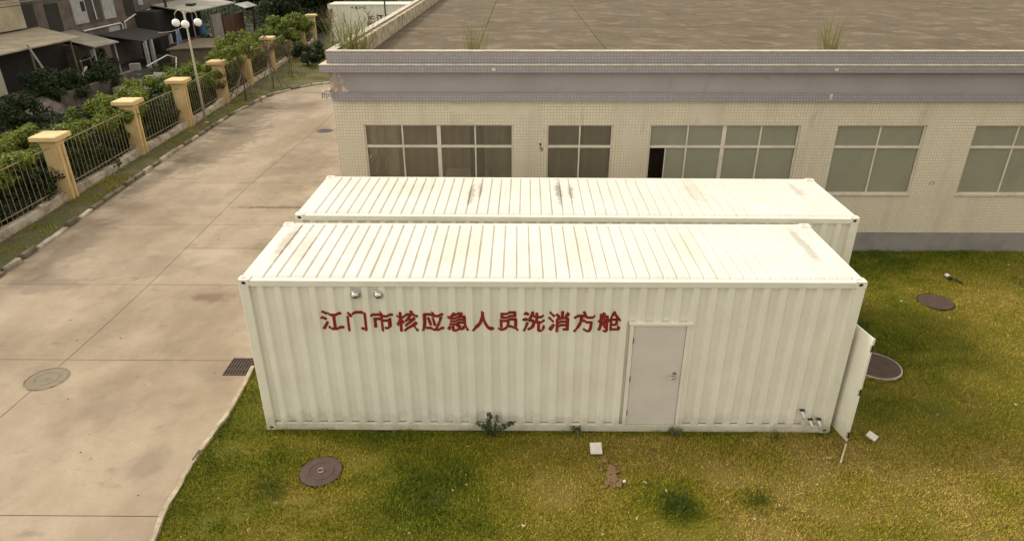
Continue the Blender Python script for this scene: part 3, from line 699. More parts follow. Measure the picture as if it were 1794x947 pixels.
# roof slabs with recessed joints
rxs = [BX0+.34, 3.2, 7.05, 11.0, 14.9, 18.9, 22.9, 26.9, 30.9, 34.9, BX1-.3]; rys = [.17, 1.75, 9.6, 17.6, D-.3]
for i in range(len(rxs)-1):
    for j in range(len(rys)-1):
        mk('roof_slab', MB().box(rxs[i]+.014, rxs[i+1]-.014, rys[j]+.010, rys[j+1]-.010, 4.70, 4.86+random.uniform(-.004,.004)), M['roof_slab'], B)
mk('roof_base', MB().box(BX0+.1, BX1-.1, .26, D-.2, 4.5, 4.825), M['joint'], B)
# broken plaster where the cornice corner lost its tiles
def blob(x, y, pts, th): 
    n = len(pts); vs = [(a, y, b) for a, b in pts]+[(a, y+th, b) for a, b in pts]
    return MB().add(vs, [tuple(range(n)), tuple(range(n, 2*n))[::-1]]+[(i,(i+1)%n,(i+1)%n+n,i+n) for i in range(n)])
mk('exposed_plaster', blob(0, -.028, [(-.315,4.34),(.10,4.34),(.16,4.40),(.05,4.47),(.02,4.62),(-.02,4.85),(-.10,4.855),(-.06,4.62),(-.14,4.60),(-.16,4.855),(-.315,4.855)], .012), M['old_plaster'], B)
sc_ = MB().box(-.56,-.32,-.05,.32,4.30,4.35).box(-.50,-.34,-.02,.28,4.35,4.40).box(-.32,-.30,-.08,.1,4.2,4.33)
mk('broken_ledge', sc_, M['old_plaster'], B, bevel=.012)
tl = MB()
for k in range(5): tl.box(-.56+.055*k, -.525+.055*k, -.052, -.046, 4.16+random.uniform(0,.08), 4.30)
mk('loose_tile', tl, M['tile_mauve'], B)
for x in (3.82, 12.24): mk('fascia_outlet', MB().box(x-.045, x+.045, -.222, -.19, 4.90, 4.97), M['tile_white'], B)
# small round hole left of the second window
mk('wall_hole', MB().lathe((5.01,-.004,3.0), [(.0001,.002),(.032,.002),(.032,-.01)][::-1], 14, 'y'), M['black'], B)
mk('worn_patch', blob(0,-.004,[(4.98,2.95),(5.05,2.94),(5.10,2.86),(5.04,2.80),(5.0,2.85)],.008), M['plinth'], B)
for xa in (12.28,):
    mk('lime_streak', blob(0, -.104, [(xa-.03,4.325),(xa+.05,4.325),(xa+.03,4.24),(xa+.0,4.15),(xa-.02,4.22)], .008), M['tile_white'], B)
# plain rendered rectangle above the first window
mk('patched_render', MB().box(2.55, 4.85, -.006, .004, 3.86, 4.02).box(2.75,4.7,-.005,.004,3.80,3.86), mat('cream_render_patch', (.60,.54,.41), (.54,.48,.36), .8, 3), B)
# windows
ZT = 2.935
for wi, (a, b, n) in enumerate(wins):
    f = MB(); y0, y1 = .045, .115
    f.box(a, b, y0, y1, z0w, z0w+.05); f.box(a, b, y0, y1, z1w-.035, z1w); f.box(a, a+.045, y0, y1, z0w+.05, z1w-.035); f.box(b-.045, b, y0, y1, z0w+.05, z1w-.035)
    w_ = mk('window', f, M['alu'], B)
    mk('sill', MB().box(a-.02, b+.02, -.025, .044, z0w-.045, z0w-.001), M['ledge_top'], w_, bevel=.004)
    cols_ = [a+.045+(b-a-.09)*k/n for k in range(n+1)]
    mk('transom', MB().box(a+.045, b-.045, y0-.004, y1-.003, ZT-.035, ZT+.030), M['alu'], w_)
    for k in range(1, n):
        wd = .05 if (n == 4 and k == 2) else .019
        for (za, zb) in ((z0w+.05, ZT-.035), (ZT+.030, z1w-.035)):
            mk('mullion', MB().box(cols_[k]-wd, cols_[k]+wd, y0+.002, y1-.004, za, zb), M['alu'], w_)
    for k in range(n):
        for r_, (za, zb) in enumerate(((z0w+.05, ZT-.035), (ZT+.030, z1w-.035))):
            xa, xb = cols_[k]+.018, cols_[k+1]-.018
            if wi == 2 and k == 0 and r_ == 0: xa += .40
            pm = M['glass'] if wi < 2 else M['reflect_pane']
            mk('pane', MB().box(xa, xb, y0+.03, y0+.036, za, zb), pm, w_)
    if wi == 2: mk('open_sash_edge', MB().box(cols_[0]+.40, cols_[0]+.425, y0+.02, y0+.045, z0w+.05, ZT-.035), M['alu'], w_)
# rooms behind the clear windows
rm = MB(); rm.box(BX0+.24, 12.3, .3, 5.5, .5, .6)
mk('room_floor', rm, mat('polished_room_floor', (.74,.67,.48), (.66,.59,.42), .35, 1.0), B)
mk('room_wall', MB().box(BX0+.24, 12.3, 3.5, 3.6, .6, 4.2).box(12.2, 12.3, .24, 5.4, .6, 4.2).box(7.3,7.4,.24,5.4,.6,4.2), M['room_dark'], B)
mk('room_ceiling', MB().box(BX0+.24, 12.3, .24, 5.5, 4.1, 4.2), M['room'], B)
sw = MB()
for q in (.9, 2.88, 4.84): sw.box(BX0+.06, BX0+.12, q, q+.06, 1.64, 3.515)
for z in (1.64, 2.9, 3.465): sw.box(BX0+.062, BX0+.118, .96, 4.84, z, z+.05)
sw_ = mk('side_window', sw, M['alu'], B)
for (a, b) in ((.97,2.87),(2.95,4.83)):
    for (za, zb) in ((1.70,2.89),(2.96,3.46)): mk('pane', MB().box(BX0+.085, BX0+.091, a, b, za, zb), M['glass'], sw_)
for k, (xa, w2) in enumerate([(.50,.16),(.72,.13),(.92,.30)]): mk('blind', MB().box(xa, xa+w2, .30+.03*k, .32+.03*k, 2.60 if k < 2 else 1.7, 3.6), M['curtain'], B)
mk('handrail', MB().obox((.62,.5,2.45), .05, .9, .05, 0, .65, 0).obox((.85,.6,2.5), .05, .9, .05, 0, .65, 0), M['tile_white'], B)
mk('cupboard', MB().box(3.85,4.25,.9,1.4,.6,2.75), M['curtain'], B); mk('wall_panel', MB().box(3.8,4.0,2.0,2.1,2.2,3.6), M['room'], B)
mk('counter', MB().box(2.2,3.5,2.4,3.2,.6,1.35), M['room'], B)
mk('dark_cabinet', MB().box(3.05,3.45,1.6,2.1,.6,3.2), M['dark_hole'], B)

# ------------------------------------------------------------------ foliage helpers
def leaves_mesh(name, centers, n, size, m, squash=1.0, elong=1.7, seed=0, shell=.55):
    """centers: list of (x,y,z,rx,ry,rz) ellipsoid clumps; n leaves spread over them"""
    r_ = np.random.default_rng(seed); C = np.array(centers); vol = (C[:,3]*C[:,4]*C[:,5])**.7; pr = vol/vol.sum()
    idx = r_.choice(len(C), n, p=pr); c = C[idx]
    d = r_.normal(size=(n,3)); d /= np.linalg.norm(d, axis=1, keepdims=True)
    rad = (shell + (1-shell)*r_.random(n)**.6)*(1+.18*r_.normal(size=n))
    p = c[:,:3] + d*c[:,3:6]*rad[:,None]
    nrm = d*.7 + r_.normal(size=(n,3))*.55 + np.array([0,0,.35]); nrm /= np.linalg.norm(nrm, axis=1, keepdims=True)
    a = np.cross(nrm, r_.normal(size=(n,3))); a /= np.linalg.norm(a, axis=1, keepdims=True); b = np.cross(nrm, a)
    s = size*r_.uniform(.5, 1.35, n)[:,None]
    v = np.stack([p-a*s*elong/2, p+b*s*.42, p+a*s*elong/2, p-b*s*.42], 1).reshape(-1,3)
    me = bpy.data.meshes.new(name); me.vertices.add(4*n); me.vertices.foreach_set('co', v.ravel().astype(np.float32))
    me.loops.add(4*n); me.loops.foreach_set('vertex_index', np.arange(4*n, dtype=np.int32))
    me.polygons.add(n); me.polygons.foreach_set('loop_start', np.arange(0, 4*n, 4, dtype=np.int32)); me.polygons.foreach_set('loop_total', np.full(n, 4, np.int32))
    me.update(calc_edges=True); me.materials.append(m); return me
def clumps(cx, cy, cz, rx, ry, rz, k, seed, cr=.35):
    r_ = np.random.default_rng(seed); out = []
    for _ in range(k):
        d = r_.normal(size=3); d /= np.linalg.norm(d); q = r_.random()**.4
        s = cr*r_.uniform(.6, 1.3)
        out.append((cx+d[0]*rx*q, cy+d[1]*ry*q, cz+d[2]*rz*q, s, s, s*.8))
    return out
def shrub(name, label, cat, loc, dims, nl, size, m, seed, group=None, k=16, stem=True, cr=None):
    t_ = thing(name, label, cat, loc, 0, group); rx, ry, rz = dims
    cl = clumps(0, 0, rz*1.05, rx*.8, ry*.8, rz*.85, k, seed, cr or min(dims)*.38)
    ob('crown', leaves_mesh('crown', cl, nl, size, m, seed=seed), t_)
    if stem:
        sm = MB(); r_ = random.Random(seed)
        for _ in range(7):
            c = r_.choice(cl); sm.tube([(r_.uniform(-.1,.1), r_.uniform(-.1,.1), -.1), (c[0]*.4, c[1]*.4, c[2]*.5), (c[0], c[1], c[2])], .022, 5, .008)
        mk('stem', sm, M['bark'], t_)
    return t_
def tree(name, label, loc, h, crown, nl, size, m, seed, tr=.12, group=None, k=26, cr=.6):
    t_ = thing(name, label, 'tree', loc, 0, group); rx, ry, rz = crown; r_ = random.Random(seed)
    cl = clumps(0, 0, h-rz*.4, rx, ry, rz, k, seed, cr)
    mk('trunk', MB().tube([(0,0,-.2),(.05,.04,h*.35),(-.04,.06,h*.6),(.03,0,h*.85)], tr, 8, tr*.35), M['bark'], t_, smooth=True)
    lb = MB()
    for _ in range(9):
        c = r_.choice(cl); z = h*r_.uniform(.35,.7); lb.tube([(0,0,z), (c[0]*.5, c[1]*.5, (z+c[2])/2+.1), c[:3]], tr*.4, 5, tr*.1)
    mk('limb', lb, M['bark'], t_)
    ob('crown', leaves_mesh('crown', cl, nl, size, m, seed=seed), t_)
    return t_
def blades(n, h, spread, w, seed, droop=.5, base=.08):
    mb = MB(); r_ = random.Random(seed)
    for _ in range(n):
        a = r_.uniform(0, 6.283); l = h*r_.uniform(.35, 1.1)**1.0; o = spread*r_.uniform(.05, 1)*l/h; bx, by = base*r_.gauss(0,1), base*r_.gauss(0,1)
        dx, dy = math.cos(a), math.sin(a); q = r_.uniform(0, 3.14); px, py = math.cos(q)*w/2, math.sin(q)*w/2; b = len(mb.v)
        kd = r_.uniform(.0, droop)
        for u in (0, .3, .6, .85):
            f = (1-.6*u); x = bx+dx*o*u**1.6; y = by+dy*o*u**1.6; z = l*(u-.35*kd*u**3)-.02*(u == 0)
            mb.v += [(x-px*f, y-py*f, z), (x+px*f, y+py*f, z)]
        mb.v.append((bx+dx*o*1.15, by+dy*o*1.15, l*(1-.55*kd)))
        for k in range(3): mb.f.append((b+2*k, b+2*k+1, b+2*k+3, b+2*k+2))
        mb.f.append((b+6, b+7, b+8))
    return mb

# ------------------------------------------------------------------ yellow fence
F = thing('boundary_fence', 'yellow pillared fence with thin upright bars over a low stained wall along the road', 'fence')
cys = [1.6, 6.8, 11.72, 16.95, 21.4, 26.5, 31.4, 36.2, 41.8, 46.8, 51.0]
def column_mesh():
    mb = MB(); w = .21
    mb.box(-w, w, -w, w, -.1, 1.98)
    for s_ in (-1, 1):      # pilaster strips on the road side
        mb.box(w, w+.055, s_*.125-.055, s_*.125+.055, -.1, 1.90)
        mb.box(-w-.055, -w, s_*.125-.055, s_*.125+.055, -.1, 1.90)
    return mb
def cap_mesh():
    mb = MB(); lv = [(.24,1.90),(.25,1.97),(.30,2.04),(.40,2.09),(.41,2.10),(.43,2.10),(.43,2.22),(.40,2.245)]
    for r_, z in lv: mb.v += [(-r_,-r_,z),(r_,-r_,z),(r_,r_,z),(-r_,r_,z)]
    for i in range(len(lv)-1):
        for k in range(4): mb.f.append((i*4+k, i*4+(k+1)%4, (i+1)*4+(k+1)%4, (i+1)*4+k))
    mb.f += [(3,2,1,0), tuple(4*(len(lv)-1)+k for k in range(4))]; return mb
cm = column_mesh().mesh('column', M['yellow'], bevel=.008); cpm = cap_mesh().mesh('cap', M['yellow'])
barm = MB().tube([(0,0,.3),(0,0,1.92)], .010, 5).mesh('bar', M['rail'])
for i, y in enumerate(cys):
    x = fx(y); x2 = fx(y+.5); rz = -math.atan2(x2-x, .5)*-1
    rz = math.atan2(-(x2-x), .5)
    c = ob('column', cm, F, (x, y, 0)); c.rotation_euler = (0,0,rz); cp = ob('cap', cpm, c)
    if i+1 < len(cys):
        y2 = cys[i+1]; A = Vector((x, y, 0)); Bv = Vector((fx(y2), y2, 0)); d = Bv-A; Ln = d.length; d.normalize(); nrm = Vector((d.y, -d.x, 0))
        ns = 10; pts = []
        mb = MB()
        for k in range(ns+1):
            u = k/ns; q = A + d*(.2+(Ln-.4)*u); sag = 4*u*(1-u); zt = .40-.10*sag; off = nrm*0
            for (o_, z) in ((-.10,-.15),(.12+.03*sag,-.15),(.10,zt-.03),(.07,zt),(-.10,zt)): 
                r2 = q + nrm*o_; mb.v.append((r2.x, r2.y, z))
        for k in range(ns):
            for j in range(5): a_, b_ = k*5+j, k*5+(j+1)%5; mb.f.append((a_, b_, b_+5, a_+5))
        mb.f += [(0,1,2,3,4), tuple(ns*5+j for j in (4,3,2,1,0))]
        mk('low_wall', mb, M['plaster'], F)
        rl = MB()
        for z in (.50, 1.84): rl.tube([A+d*.2+Vector((0,0,z)), Bv-d*.2+Vector((0,0,z))], .016, 6)
        rail = mk('railing', rl, M['rail'], F)
        nb = int((Ln-.5)/.24)
        if y > 0:
            for k in range(nb):
                q = A + d*(.3+.24*k); ob('bar', barm, rail, (q.x, q.y, 0))
        else:
            bb = MB()
            for k in range(nb):
                q = A + d*(.3+.24*k); bb.tube([(q.x,q.y,.3),(q.x,q.y,1.92)], .010, 4)
            mk('bars', bb, M['rail'], rail)['kind'] = 'stuff'
# hedge plants behind the fence
hl = ['clipped leafy hedge shrub behind the {} fence bay', ]
bays = list(zip(cys[:-1], cys[1:])); nm = ['first visible','nearest','second','third','fourth','fifth','sixth','seventh','eighth','last']
nth = ['off the left edge','leftmost visible','second visible','third visible','fourth visible','fifth visible','sixth visible','seventh visible','eighth visible','farthest']
for i, (a, b) in enumerate(bays):
    y = (a+b)/2; hh = [1.0,1.08,.80,.80,.80,.75,.9,1.0,1.3,1.3][i]
    o = thing('hedge', f'leafy green hedge pressing against the {nth[i]} bay of the yellow fence', 'hedge', (fx(y)-.90, y, 0), 0, 'hedge plants behind the yellow fence')
    cl = []; r_ = random.Random(i*7+1)
    for k in range(95):
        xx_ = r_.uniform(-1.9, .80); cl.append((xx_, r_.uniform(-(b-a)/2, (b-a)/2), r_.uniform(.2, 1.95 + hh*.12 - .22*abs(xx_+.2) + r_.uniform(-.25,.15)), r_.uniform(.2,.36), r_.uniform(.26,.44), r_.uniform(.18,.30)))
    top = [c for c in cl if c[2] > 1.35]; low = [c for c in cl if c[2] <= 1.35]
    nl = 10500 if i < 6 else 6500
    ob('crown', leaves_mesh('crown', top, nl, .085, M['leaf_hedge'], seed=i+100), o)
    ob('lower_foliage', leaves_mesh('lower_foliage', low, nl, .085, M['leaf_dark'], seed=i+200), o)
    for k in range(9):
        st = MB(); q = r_.uniform(-(b-a)/2+.1, (b-a)/2-.1); st.tube([(r_.uniform(-.3,.4), q, -.1), (r_.uniform(-.3,.4), q+r_.uniform(-.2,.2), 1.4)], .02, 5, .008)
        mk('stem', st, M['bark'], o)

# ------------------------------------------------------------------ street lamp with three globes
LP = thing('street_lamp', 'slim cream lamp post with three white globes hanging from curved arms', 'street lamp', (-10.34, 22.1, 0))
mk('pole', MB().tube([(0,0,-.1),(0,0,2.5),(0,0,4.95)], .062, 12, .035), M['pole'], LP, smooth=True)
mk('base', MB().lathe((0,0,0), [(.13,0),(.13,.10),(.07,.14)], 14), M['pole'], LP)
for k, an in enumerate((R(170), R(-70), R(40))):
    dx, dy = math.cos(an)*.5, math.sin(an)*.5
    arm = MB().tube([(dx*q*.96, dy*q*.96, 4.86+.22*math.sin(min(1,q*1.0)*math.pi*.9)*1.0 - .03*q) for q in (0,.2,.4,.6,.8,.95,1.0)]+[(dx,dy,4.72)], .018, 6)
    mk('arm', arm, M['pole'], LP, smooth=True)
    gb = MB().lathe((dx,dy,4.52), [(.17*math.cos(q), .17*math.sin(q)) for q in np.linspace(-1.5, 1.5, 15)], 22)
    mk('globe', gb, M['globe'], LP, smooth=True)
mk('finial', MB().lathe((0,0,4.94), [(.035,0),(.05,.05),(.02,.1),(.005,.2)], 10), M['pole'], LP)

# ------------------------------------------------------------------ staked young trees on the verge
def stakes(loc, label, n, h, r, seed):
    t_ = thing('tree_support', label, 'tree stakes', loc, 0, 'timber props round the young trees'); r_ = random.Random(seed)
    for k in range(n):
        a_ = 6.283*k/n+r_.uniform(-.3,.3); rr = r*r_.uniform(.8,1.2)
        mk('stake', MB().tube([(math.cos(a_)*rr, math.sin(a_)*rr, -.1), (-math.cos(a_)*.08, -math.sin(a_)*.08, h*r_.uniform(.85,1.05))], .028, 6), M['wood'], t_)
tree('young_tree', 'young staked tree with a ragged olive crown between the lamp post and the sixth pillar', (-10.25, 27.0, 0), 3.1, (.95,1.3,.8), 2600, .10, M['leaf_hedge'], 31, .05, k=22, cr=.32)
stakes((-10.25,27.0,.05), 'timber props round the young tree nearest the lamp post', 4, 1.7, .9, 1)
tree('young_tree', 'thin almost bare young tree staked on the verge past the ragged one', (-9.85, 30.3, 0), 2.6, (.4,.4,.6), 320, .09, M['leaf_dead'], 32, .035, k=8, cr=.25)
stakes((-9.85,30.3,.05), 'timber props crossing round the thin bare tree on the verge', 4, 1.9, .8, 2)
tree('young_tree', 'slender reddish twigged sapling beside the kerb bend', (-9.9, 34.0, 0), 2.2, (.3,.3,.5), 260, .08, M['leaf_dead'], 33, .03, k=7, cr=.22)
stakes((-9.9,34.0,.05), 'timber props round the sapling beside the kerb bend', 3, 1.6, .6, 3)
shrub('bush', 'rounded dull green bush on the verge by the bend of the kerb', 'bush', (-9.9, 38.2, 0), (1.3,1.5,.85), 3600, .10, M['leaf_dark'], 41)
shrub('bush', 'small yellow green bush beside the building corner past the bend', 'bush', (-7.7, 36.3, 0), (.9,.8,.6), 1800, .10, M['leaf_hedge'], 42)
for i, (x, y, w, lab) in enumerate([(-12.6,41.5,2.2,'bright green vine mound spilling over the far fence pillars'),(-13.0,46.5,2.4,'bright green creeper mass over the last fence pillars by the far white container')]):
    shrub('creeper', lab, 'climbing plant', (x, y, .9), (1.3,w,1.0), 6500, .13, M['leaf_hedge'], 50+i, k=26)
for i, (x, y, h_, lab) in enumerate([(-9.9,44.5,3.2,'leafless sapling in front of the far container, left of three'),(-8.6,40.0,3.6,'leafless twisted sapling in the middle of the three by the far container'),(-6.4,42.0,3.3,'leafless straight sapling nearest the roof edge')]):
    o = thing('bare_sapling', lab, 'tree', (x,y,0), 0, 'bare saplings before the far container'); sm = MB().tube([(0,0,0),(.06,0,h_*.4),(-.05,.03,h_*.7),(.08,0,h_)], .05, 6, .015)
    mk('trunk', sm, M['bark'], o); tw = MB(); r_ = random.Random(i)
    for k in range(9): z = h_*r_.uniform(.4,.95); a_ = r_.uniform(0,6.28); tw.tube([(0,0,z),(math.cos(a_)*.25,math.sin(a_)*.25,z+.25),(math.cos(a_)*.4,math.sin(a_)*.4,z+.6)], .018, 4, .006)
    mk('twig', tw, M['bark'], o)
    ob('crown', leaves_mesh('crown', clumps(0,0,h_*.8,.4,.4,.6,6,i,.2), 110, .09, M['leaf_dead'], seed=i+5), o)
mk_ = thing('utility_pole', 'thin dark pole standing before the far container', 'pole', (-6.0, 46.5, 0)); mk('shaft', MB().tube([(0,0,-.1),(0,0,5.5)], .07, 8, .05), M['dark_metal'], mk_); mk('cross_arm', MB().box(-.5,.5,-.04,.04,5.2,5.28), M['dark_metal'], mk_)

# ------------------------------------------------------------------ far container behind the roof edge
far = container('shipping_container', 'distant white container with dark lettering behind the flat roof corner', 12.2, (-11.4, 50.0, .15), .0)
for i_, ch in enumerate('江门市'): pass
lettering(far, '江门市', [4.28, 4.98, 5.68], 1.86, .66, .016, -.004, M['black'], False)
mk('small_printed_row', MB().add(*(lambda q: (q.v, q.f))(sum_ if False else MB().box(1.95,2.1,.0,.01,2.66,2.74).box(2.3,2.42,.0,.01,2.6,2.80).box(2.44,2.52,0,.01,2.6,2.64).box(2.62,2.66,0,.01,2.6,2.8).box(2.72,2.88,0,.01,2.68,2.73).box(2.98,3.16,0,.01,2.62,2.66).box(3.04,3.09,0,.01,2.67,2.84))), M['dark_metal'], far)

# ------------------------------------------------------------------ roof weeds
def weed(name, label, loc, n, h, sp, w, m, seed, base=.1, cat='plant'):
    o = thing(name, label, cat, loc); mk('blade', blades(n, h, sp, w, seed, base=base), m, o)['kind'] = 'stuff'; return o
weed('roof_grass', 'tall green reed clump on the left corner of the flat roof', (.12, 8.75, 4.86), 210, 1.45, .85, .020, M['leaf_reed'], 1, .22)
weed('roof_grass', 'thin yellowish grass tuft on the roof above the first window', (3.3, 8.45, 4.86), 100, 1.3, .55, .013, M['leaf_reed'], 2, .10)
weed('roof_grass', 'leaning yellow green grass tuft on the roof right of centre', (12.35, 8.5, 4.86), 120, 1.4, .60, .014, M['leaf_reed'], 3, .12)
# ------------------------------------------------------------------ small things on the lawn
tag(mk('paving_tile', MB().obox((5.77,-.50,.06), .20, .20, .035, .05, .55, 0), M['tile_white'], bevel=.006), 'off-white square tile lying on the grass in front of the lettered container', 'tile')
tag(mk('paving_tile', MB().obox((10.60,-.13,.05), .17, .17, .03, .75, .25, 0), M['tile_white'], bevel=.006), 'small pale tile turned like a diamond beside the open container door', 'tile')
tag(mk('cane', MB().tube([(9.77,-.80,.05),(9.92,-.56,.06),(10.06,-.34,.055)], .014, 6), M['bamboo']), 'pale cane stick lying on the grass near the right end of the container', 'stick')
cl_ = MB(); 
for i in range(34):
    cl_.obox((5.96+random.gauss(0,.06), -1.1+random.gauss(0,.15), .0), random.uniform(.04,.11), random.uniform(.04,.11), .03, random.random()*3, random.gauss(0,.1))
tag(mk('bare_clay_patch', cl_, M['clay'], bevel=.008), 'patch of bare reddish clay in the lawn below the white tile', 'soil patch')
tag(mk('stone', MB().obox((6.15,-1.24,.03), .05,.04,.04,.6), M['tile_white'], bevel=.008), 'tiny white stone beside the bare clay patch', 'stone')
db = thing('litter', 'crumpled black and white litter on the grass near the building', 'litter', (15.46, 6.02, 0))
mk('black_piece', MB().obox((0,0,.05),.20,.08,.06,.7,.2,.3).obox((.12,-.16,.04),.05,.22,.04,.2), M['black'], db, bevel=.01); mk('white_piece', MB().obox((-.05,.07,.10),.10,.09,.03,.3,.3), M['tile_white'], db)
def leafy_weed(label, loc, n, h, m, seed, lf=.05):
    o = thing('weed', label, 'weed', loc); r_ = random.Random(seed); st = MB(); cl = []
    for k in range(n):
        a_ = r_.uniform(0,6.283); e = h*r_.uniform(.6,1.1); q = h*r_.uniform(.3,1.0)
        p2 = (math.cos(a_)*q, math.sin(a_)*q*.5, e); st.tube([(0,0,0),(p2[0]*.4,p2[1]*.4,e*.6),p2], .006, 4)
        for u in (.4,.6,.8,1.0): cl.append((p2[0]*u, p2[1]*u, e*(u**.8), .05, .05, .04))
    mk('stem', st, M['leaf_lawnweed'], o); ob('foliage', leaves_mesh('foliage', cl, n*26, lf, m, seed=seed), o)
leafy_weed('grey green weed sprawling against the middle of the container base', (4.0,-.14,.0), 10, .36, M['leaf_grey'], 5)
leafy_weed('small weed at the container base left of the grey door', (5.48,-.06,.0), 4, .17, M['leaf_grey'], 6, .035)
leafy_weed('small weed growing at the right foot of the grey door', (7.2,-.10,.0), 5, .16, M['leaf_grey'], 7, .035)
weed('grass_clump', 'tall dark green grass clump in the lawn, larger of two', (6.92,-1.72,.0), 260, .17, .15, .012, M['leaf_lawnweed'], 8, .17)
weed('grass_clump', 'low dark green grass clump in the lawn, smaller of two', (8.15,-1.6,.0), 160, .10, .12, .012, M['leaf_lawnweed'], 9, .15)
weed('grass_clump', 'fine grass sprouting at the container base by the water connections', (8.95,-.15,.0), 40, .22, .16, .010, M['leaf_lawnweed'], 10, .08)
weed('grass_clump', 'dark wispy grass clump left of the front manhole cover', (.55,-1.45,.0), 160, .16, .16, .010, M['leaf_lawnweed'], 11, .14)
weed('grass_clump', 'dark tuft at the foot of the building at the right edge', (17.4,5.6,.0), 200, .22, .25, .014, M['leaf_lawnweed'], 12, .25)

# fringe of longer grass along the container foot and the building plinth
n = 5200; x = np.concatenate([rng.uniform(.0, 9.95, n), rng.uniform(11.0, 21, 2600), rng.uniform(9.93, 10.0, 500)]); y = np.concatenate([-np.abs(rng.normal(0, .045, n))-.002, 7.8-np.abs(rng.normal(0,.05,2600)), rng.uniform(0,2.4,500)])
k = rng.random(len(x)) < sstep(.25, .6, fbm(x, y*0, .7, 83)); x, y = x[k], y[k]
hf = .05+.07*fbm(x, y*0, .35, 84)
o = grass_object('grass_fringe', x, y, hf, .010, .08+.3*fbm(x, y*0, 1.1, 85), M['grass'], zf=lambda a, b: lawn_z0(a, b)); o['kind'] = 'stuff'; o['label'] = 'longer dark green grass along the foot of the container and the building'
xs_l = rng.uniform(-.7, 18, 130); ys_l = np.where(xs_l > 10.2, rng.uniform(-3.5, 7, 130), rng.uniform(-3.5, -.1, 130))
o = ob('fallen_leaves', leaves_mesh('fallen_leaves', [(a, b, .05, .02, .02, .006) for a, b in zip(xs_l, ys_l)], 150, .035, mat('dry_fallen_leaf', (.34,.25,.14), (.45,.40,.28), .8, 8), seed=5)); o['kind'] = 'stuff'; o['label'] = 'scattered small dry leaves on the lawn'
xg = rng.uniform(-8.6, -1.1, 260); yg = rng.uniform(-3, 28, 260); xg, yg = xg[:110], yg[:110]
gb = MB()
for a, b in zip(xg, yg): gb.obox((a, b, .0), random.uniform(.01,.03), random.uniform(.01,.025), .015, random.random()*3)
o = mk('road_grit', gb, mat('mixed_road_grit', (.42,.35,.26), (.14,.11,.08), .9, 4, .45, .55)); o['kind'] = 'stuff'; o['label'] = 'loose grit and crumbs scattered on the concrete road'
# brown scribbled mark on the tiles between the fourth and fifth windows
mk('scribble', MB().obox((15.42,-.003,1.96),.012,.004,.10,0,0,.2).obox((15.50,-.003,2.0),.07,.004,.012,0,0,.1).obox((15.52,-.003,1.95),.012,.004,.10,0,0,.35), M['iron_lid'], B)['kind'] = 'stuff'

# ------------------------------------------------------------------ village beyond the fence
# old brick house
bh = thing('brick_house', 'sooty two storey brick house with pale boarded openings and white drainpipes', 'house', (-24, 36, 0))
def part(n, mb, m, par, **k): 
    mb.v = [(x-par.location.x, y-par.location.y, z-par.location.z) for x, y, z in mb.v]; return mk(n, mb, m, par, **k)
part('wall', MB().box(-34,-24,28.5,52,-.3,7), M['brick_dark'], bh)
part('roof', MB().slab([(-23.5,28.2,7.0),(-23.5,52.3,7.0),(-34.5,52.3,7.4),(-34.5,28.2,7.4)], .12), M['sheet_grey'], bh)
part('boarded_window', MB().box(-24,-23.94,36.0,37.5,2.98,4.62), M['board'], bh); part('hatch', MB().box(-23.94,-23.92,36.95,37.35,3.7,4.3), M['dark_hole'], bh)
part('boarded_window', MB().box(-24,-23.94,39.4,40.85,2.98,4.9), M['board'], bh)
part('door', MB().box(-24,-23.94,39.5,40.9,.85,2.46), M['board'], bh)
part('boarded_window', MB().box(-24,-23.94,44.2,44.8,3.5,4.5), M['board'], bh)
part('window', MB().box(-24,-23.96,31.0,32.4,3.3,4.6), M['dark_hole'], bh); part('window', MB().box(-24,-23.96,33.4,34.7,2.3,4.4), M['dark_hole'], bh)
part('window', MB().box(-24,-23.96,42.2,43.5,2.9,4.4), M['dark_hole'], bh)
part('drainpipe', MB().tube([(-23.88,36.5,2.55),(-23.88,40.9,2.58),(-23.88,41.2,2.5),(-23.88,41.25,1.5)], .05, 6), M['pvc'], bh)
part('drainpipe', MB().tube([(-23.88,41.6,1.5),(-23.88,41.55,2.6),(-23.88,43.2,2.95),(-23.88,45.5,3.1)], .05, 6), M['pvc'], bh)
part('drainpipe', MB().tube([(-23.88,38.3,3.1),(-23.88,38.2,5.2)], .04, 6), M['pvc'], bh)
part('awning', MB().slab([(-23.2,45.2,2.7),(-23.2,50,2.7),(-24,50,3.0),(-24,45.2,3.0)], .06), M['sheet_grey'], bh)
# dark rendered stain panels
part('render_panel', MB().box(-24,-23.97,37.6,39.2,2.9,5.5), mat('grey_brown_render', (.10,.08,.065), (.06,.05,.04), .95, 2), bh)
# cream house at the left edge
ch_ = thing('cream_house', 'cream rendered house with overhanging upper floor at the left edge', 'house', (-23.6, 27, 0))
part('wall', MB().box(-33,-23.7,14,31.0,3.35,7), M['cream_wall'], ch_); part('lower_wall', MB().box(-33,-24.6,14,30.5,-.3,3.35), M['brick_dark'], ch_)
part('window', MB().box(-23.7,-23.66,26.2,27.6,4.2,5.6), M['dark_hole'], ch_); part('window_frame', MB().box(-23.66,-23.6,26.1,26.2,4.1,5.7).box(-23.66,-23.6,27.6,27.7,4.1,5.7).box(-23.66,-23.6,26.85,26.92,4.2,5.6), M['pvc'], ch_)
part('downpipe', MB().tube([(-23.6,28.3,3.0),(-23.6,28.3,6.8)], .05, 6), M['pvc'], ch_)
part('air_conditioner', MB().box(-23.68,-23.3,27.0,27.95,3.45,4.1), M['pvc'], ch_, bevel=.02)
part('fan_grille', MB().box(-23.30,-23.285,27.15,27.6,3.55,4.0), M['dark_metal'], ch_)
part('bracket', MB().box(-23.6,-23.35,27.1,27.16,3.2,3.45).box(-23.6,-23.35,27.8,27.86,3.2,3.45), M['pvc'], ch_)
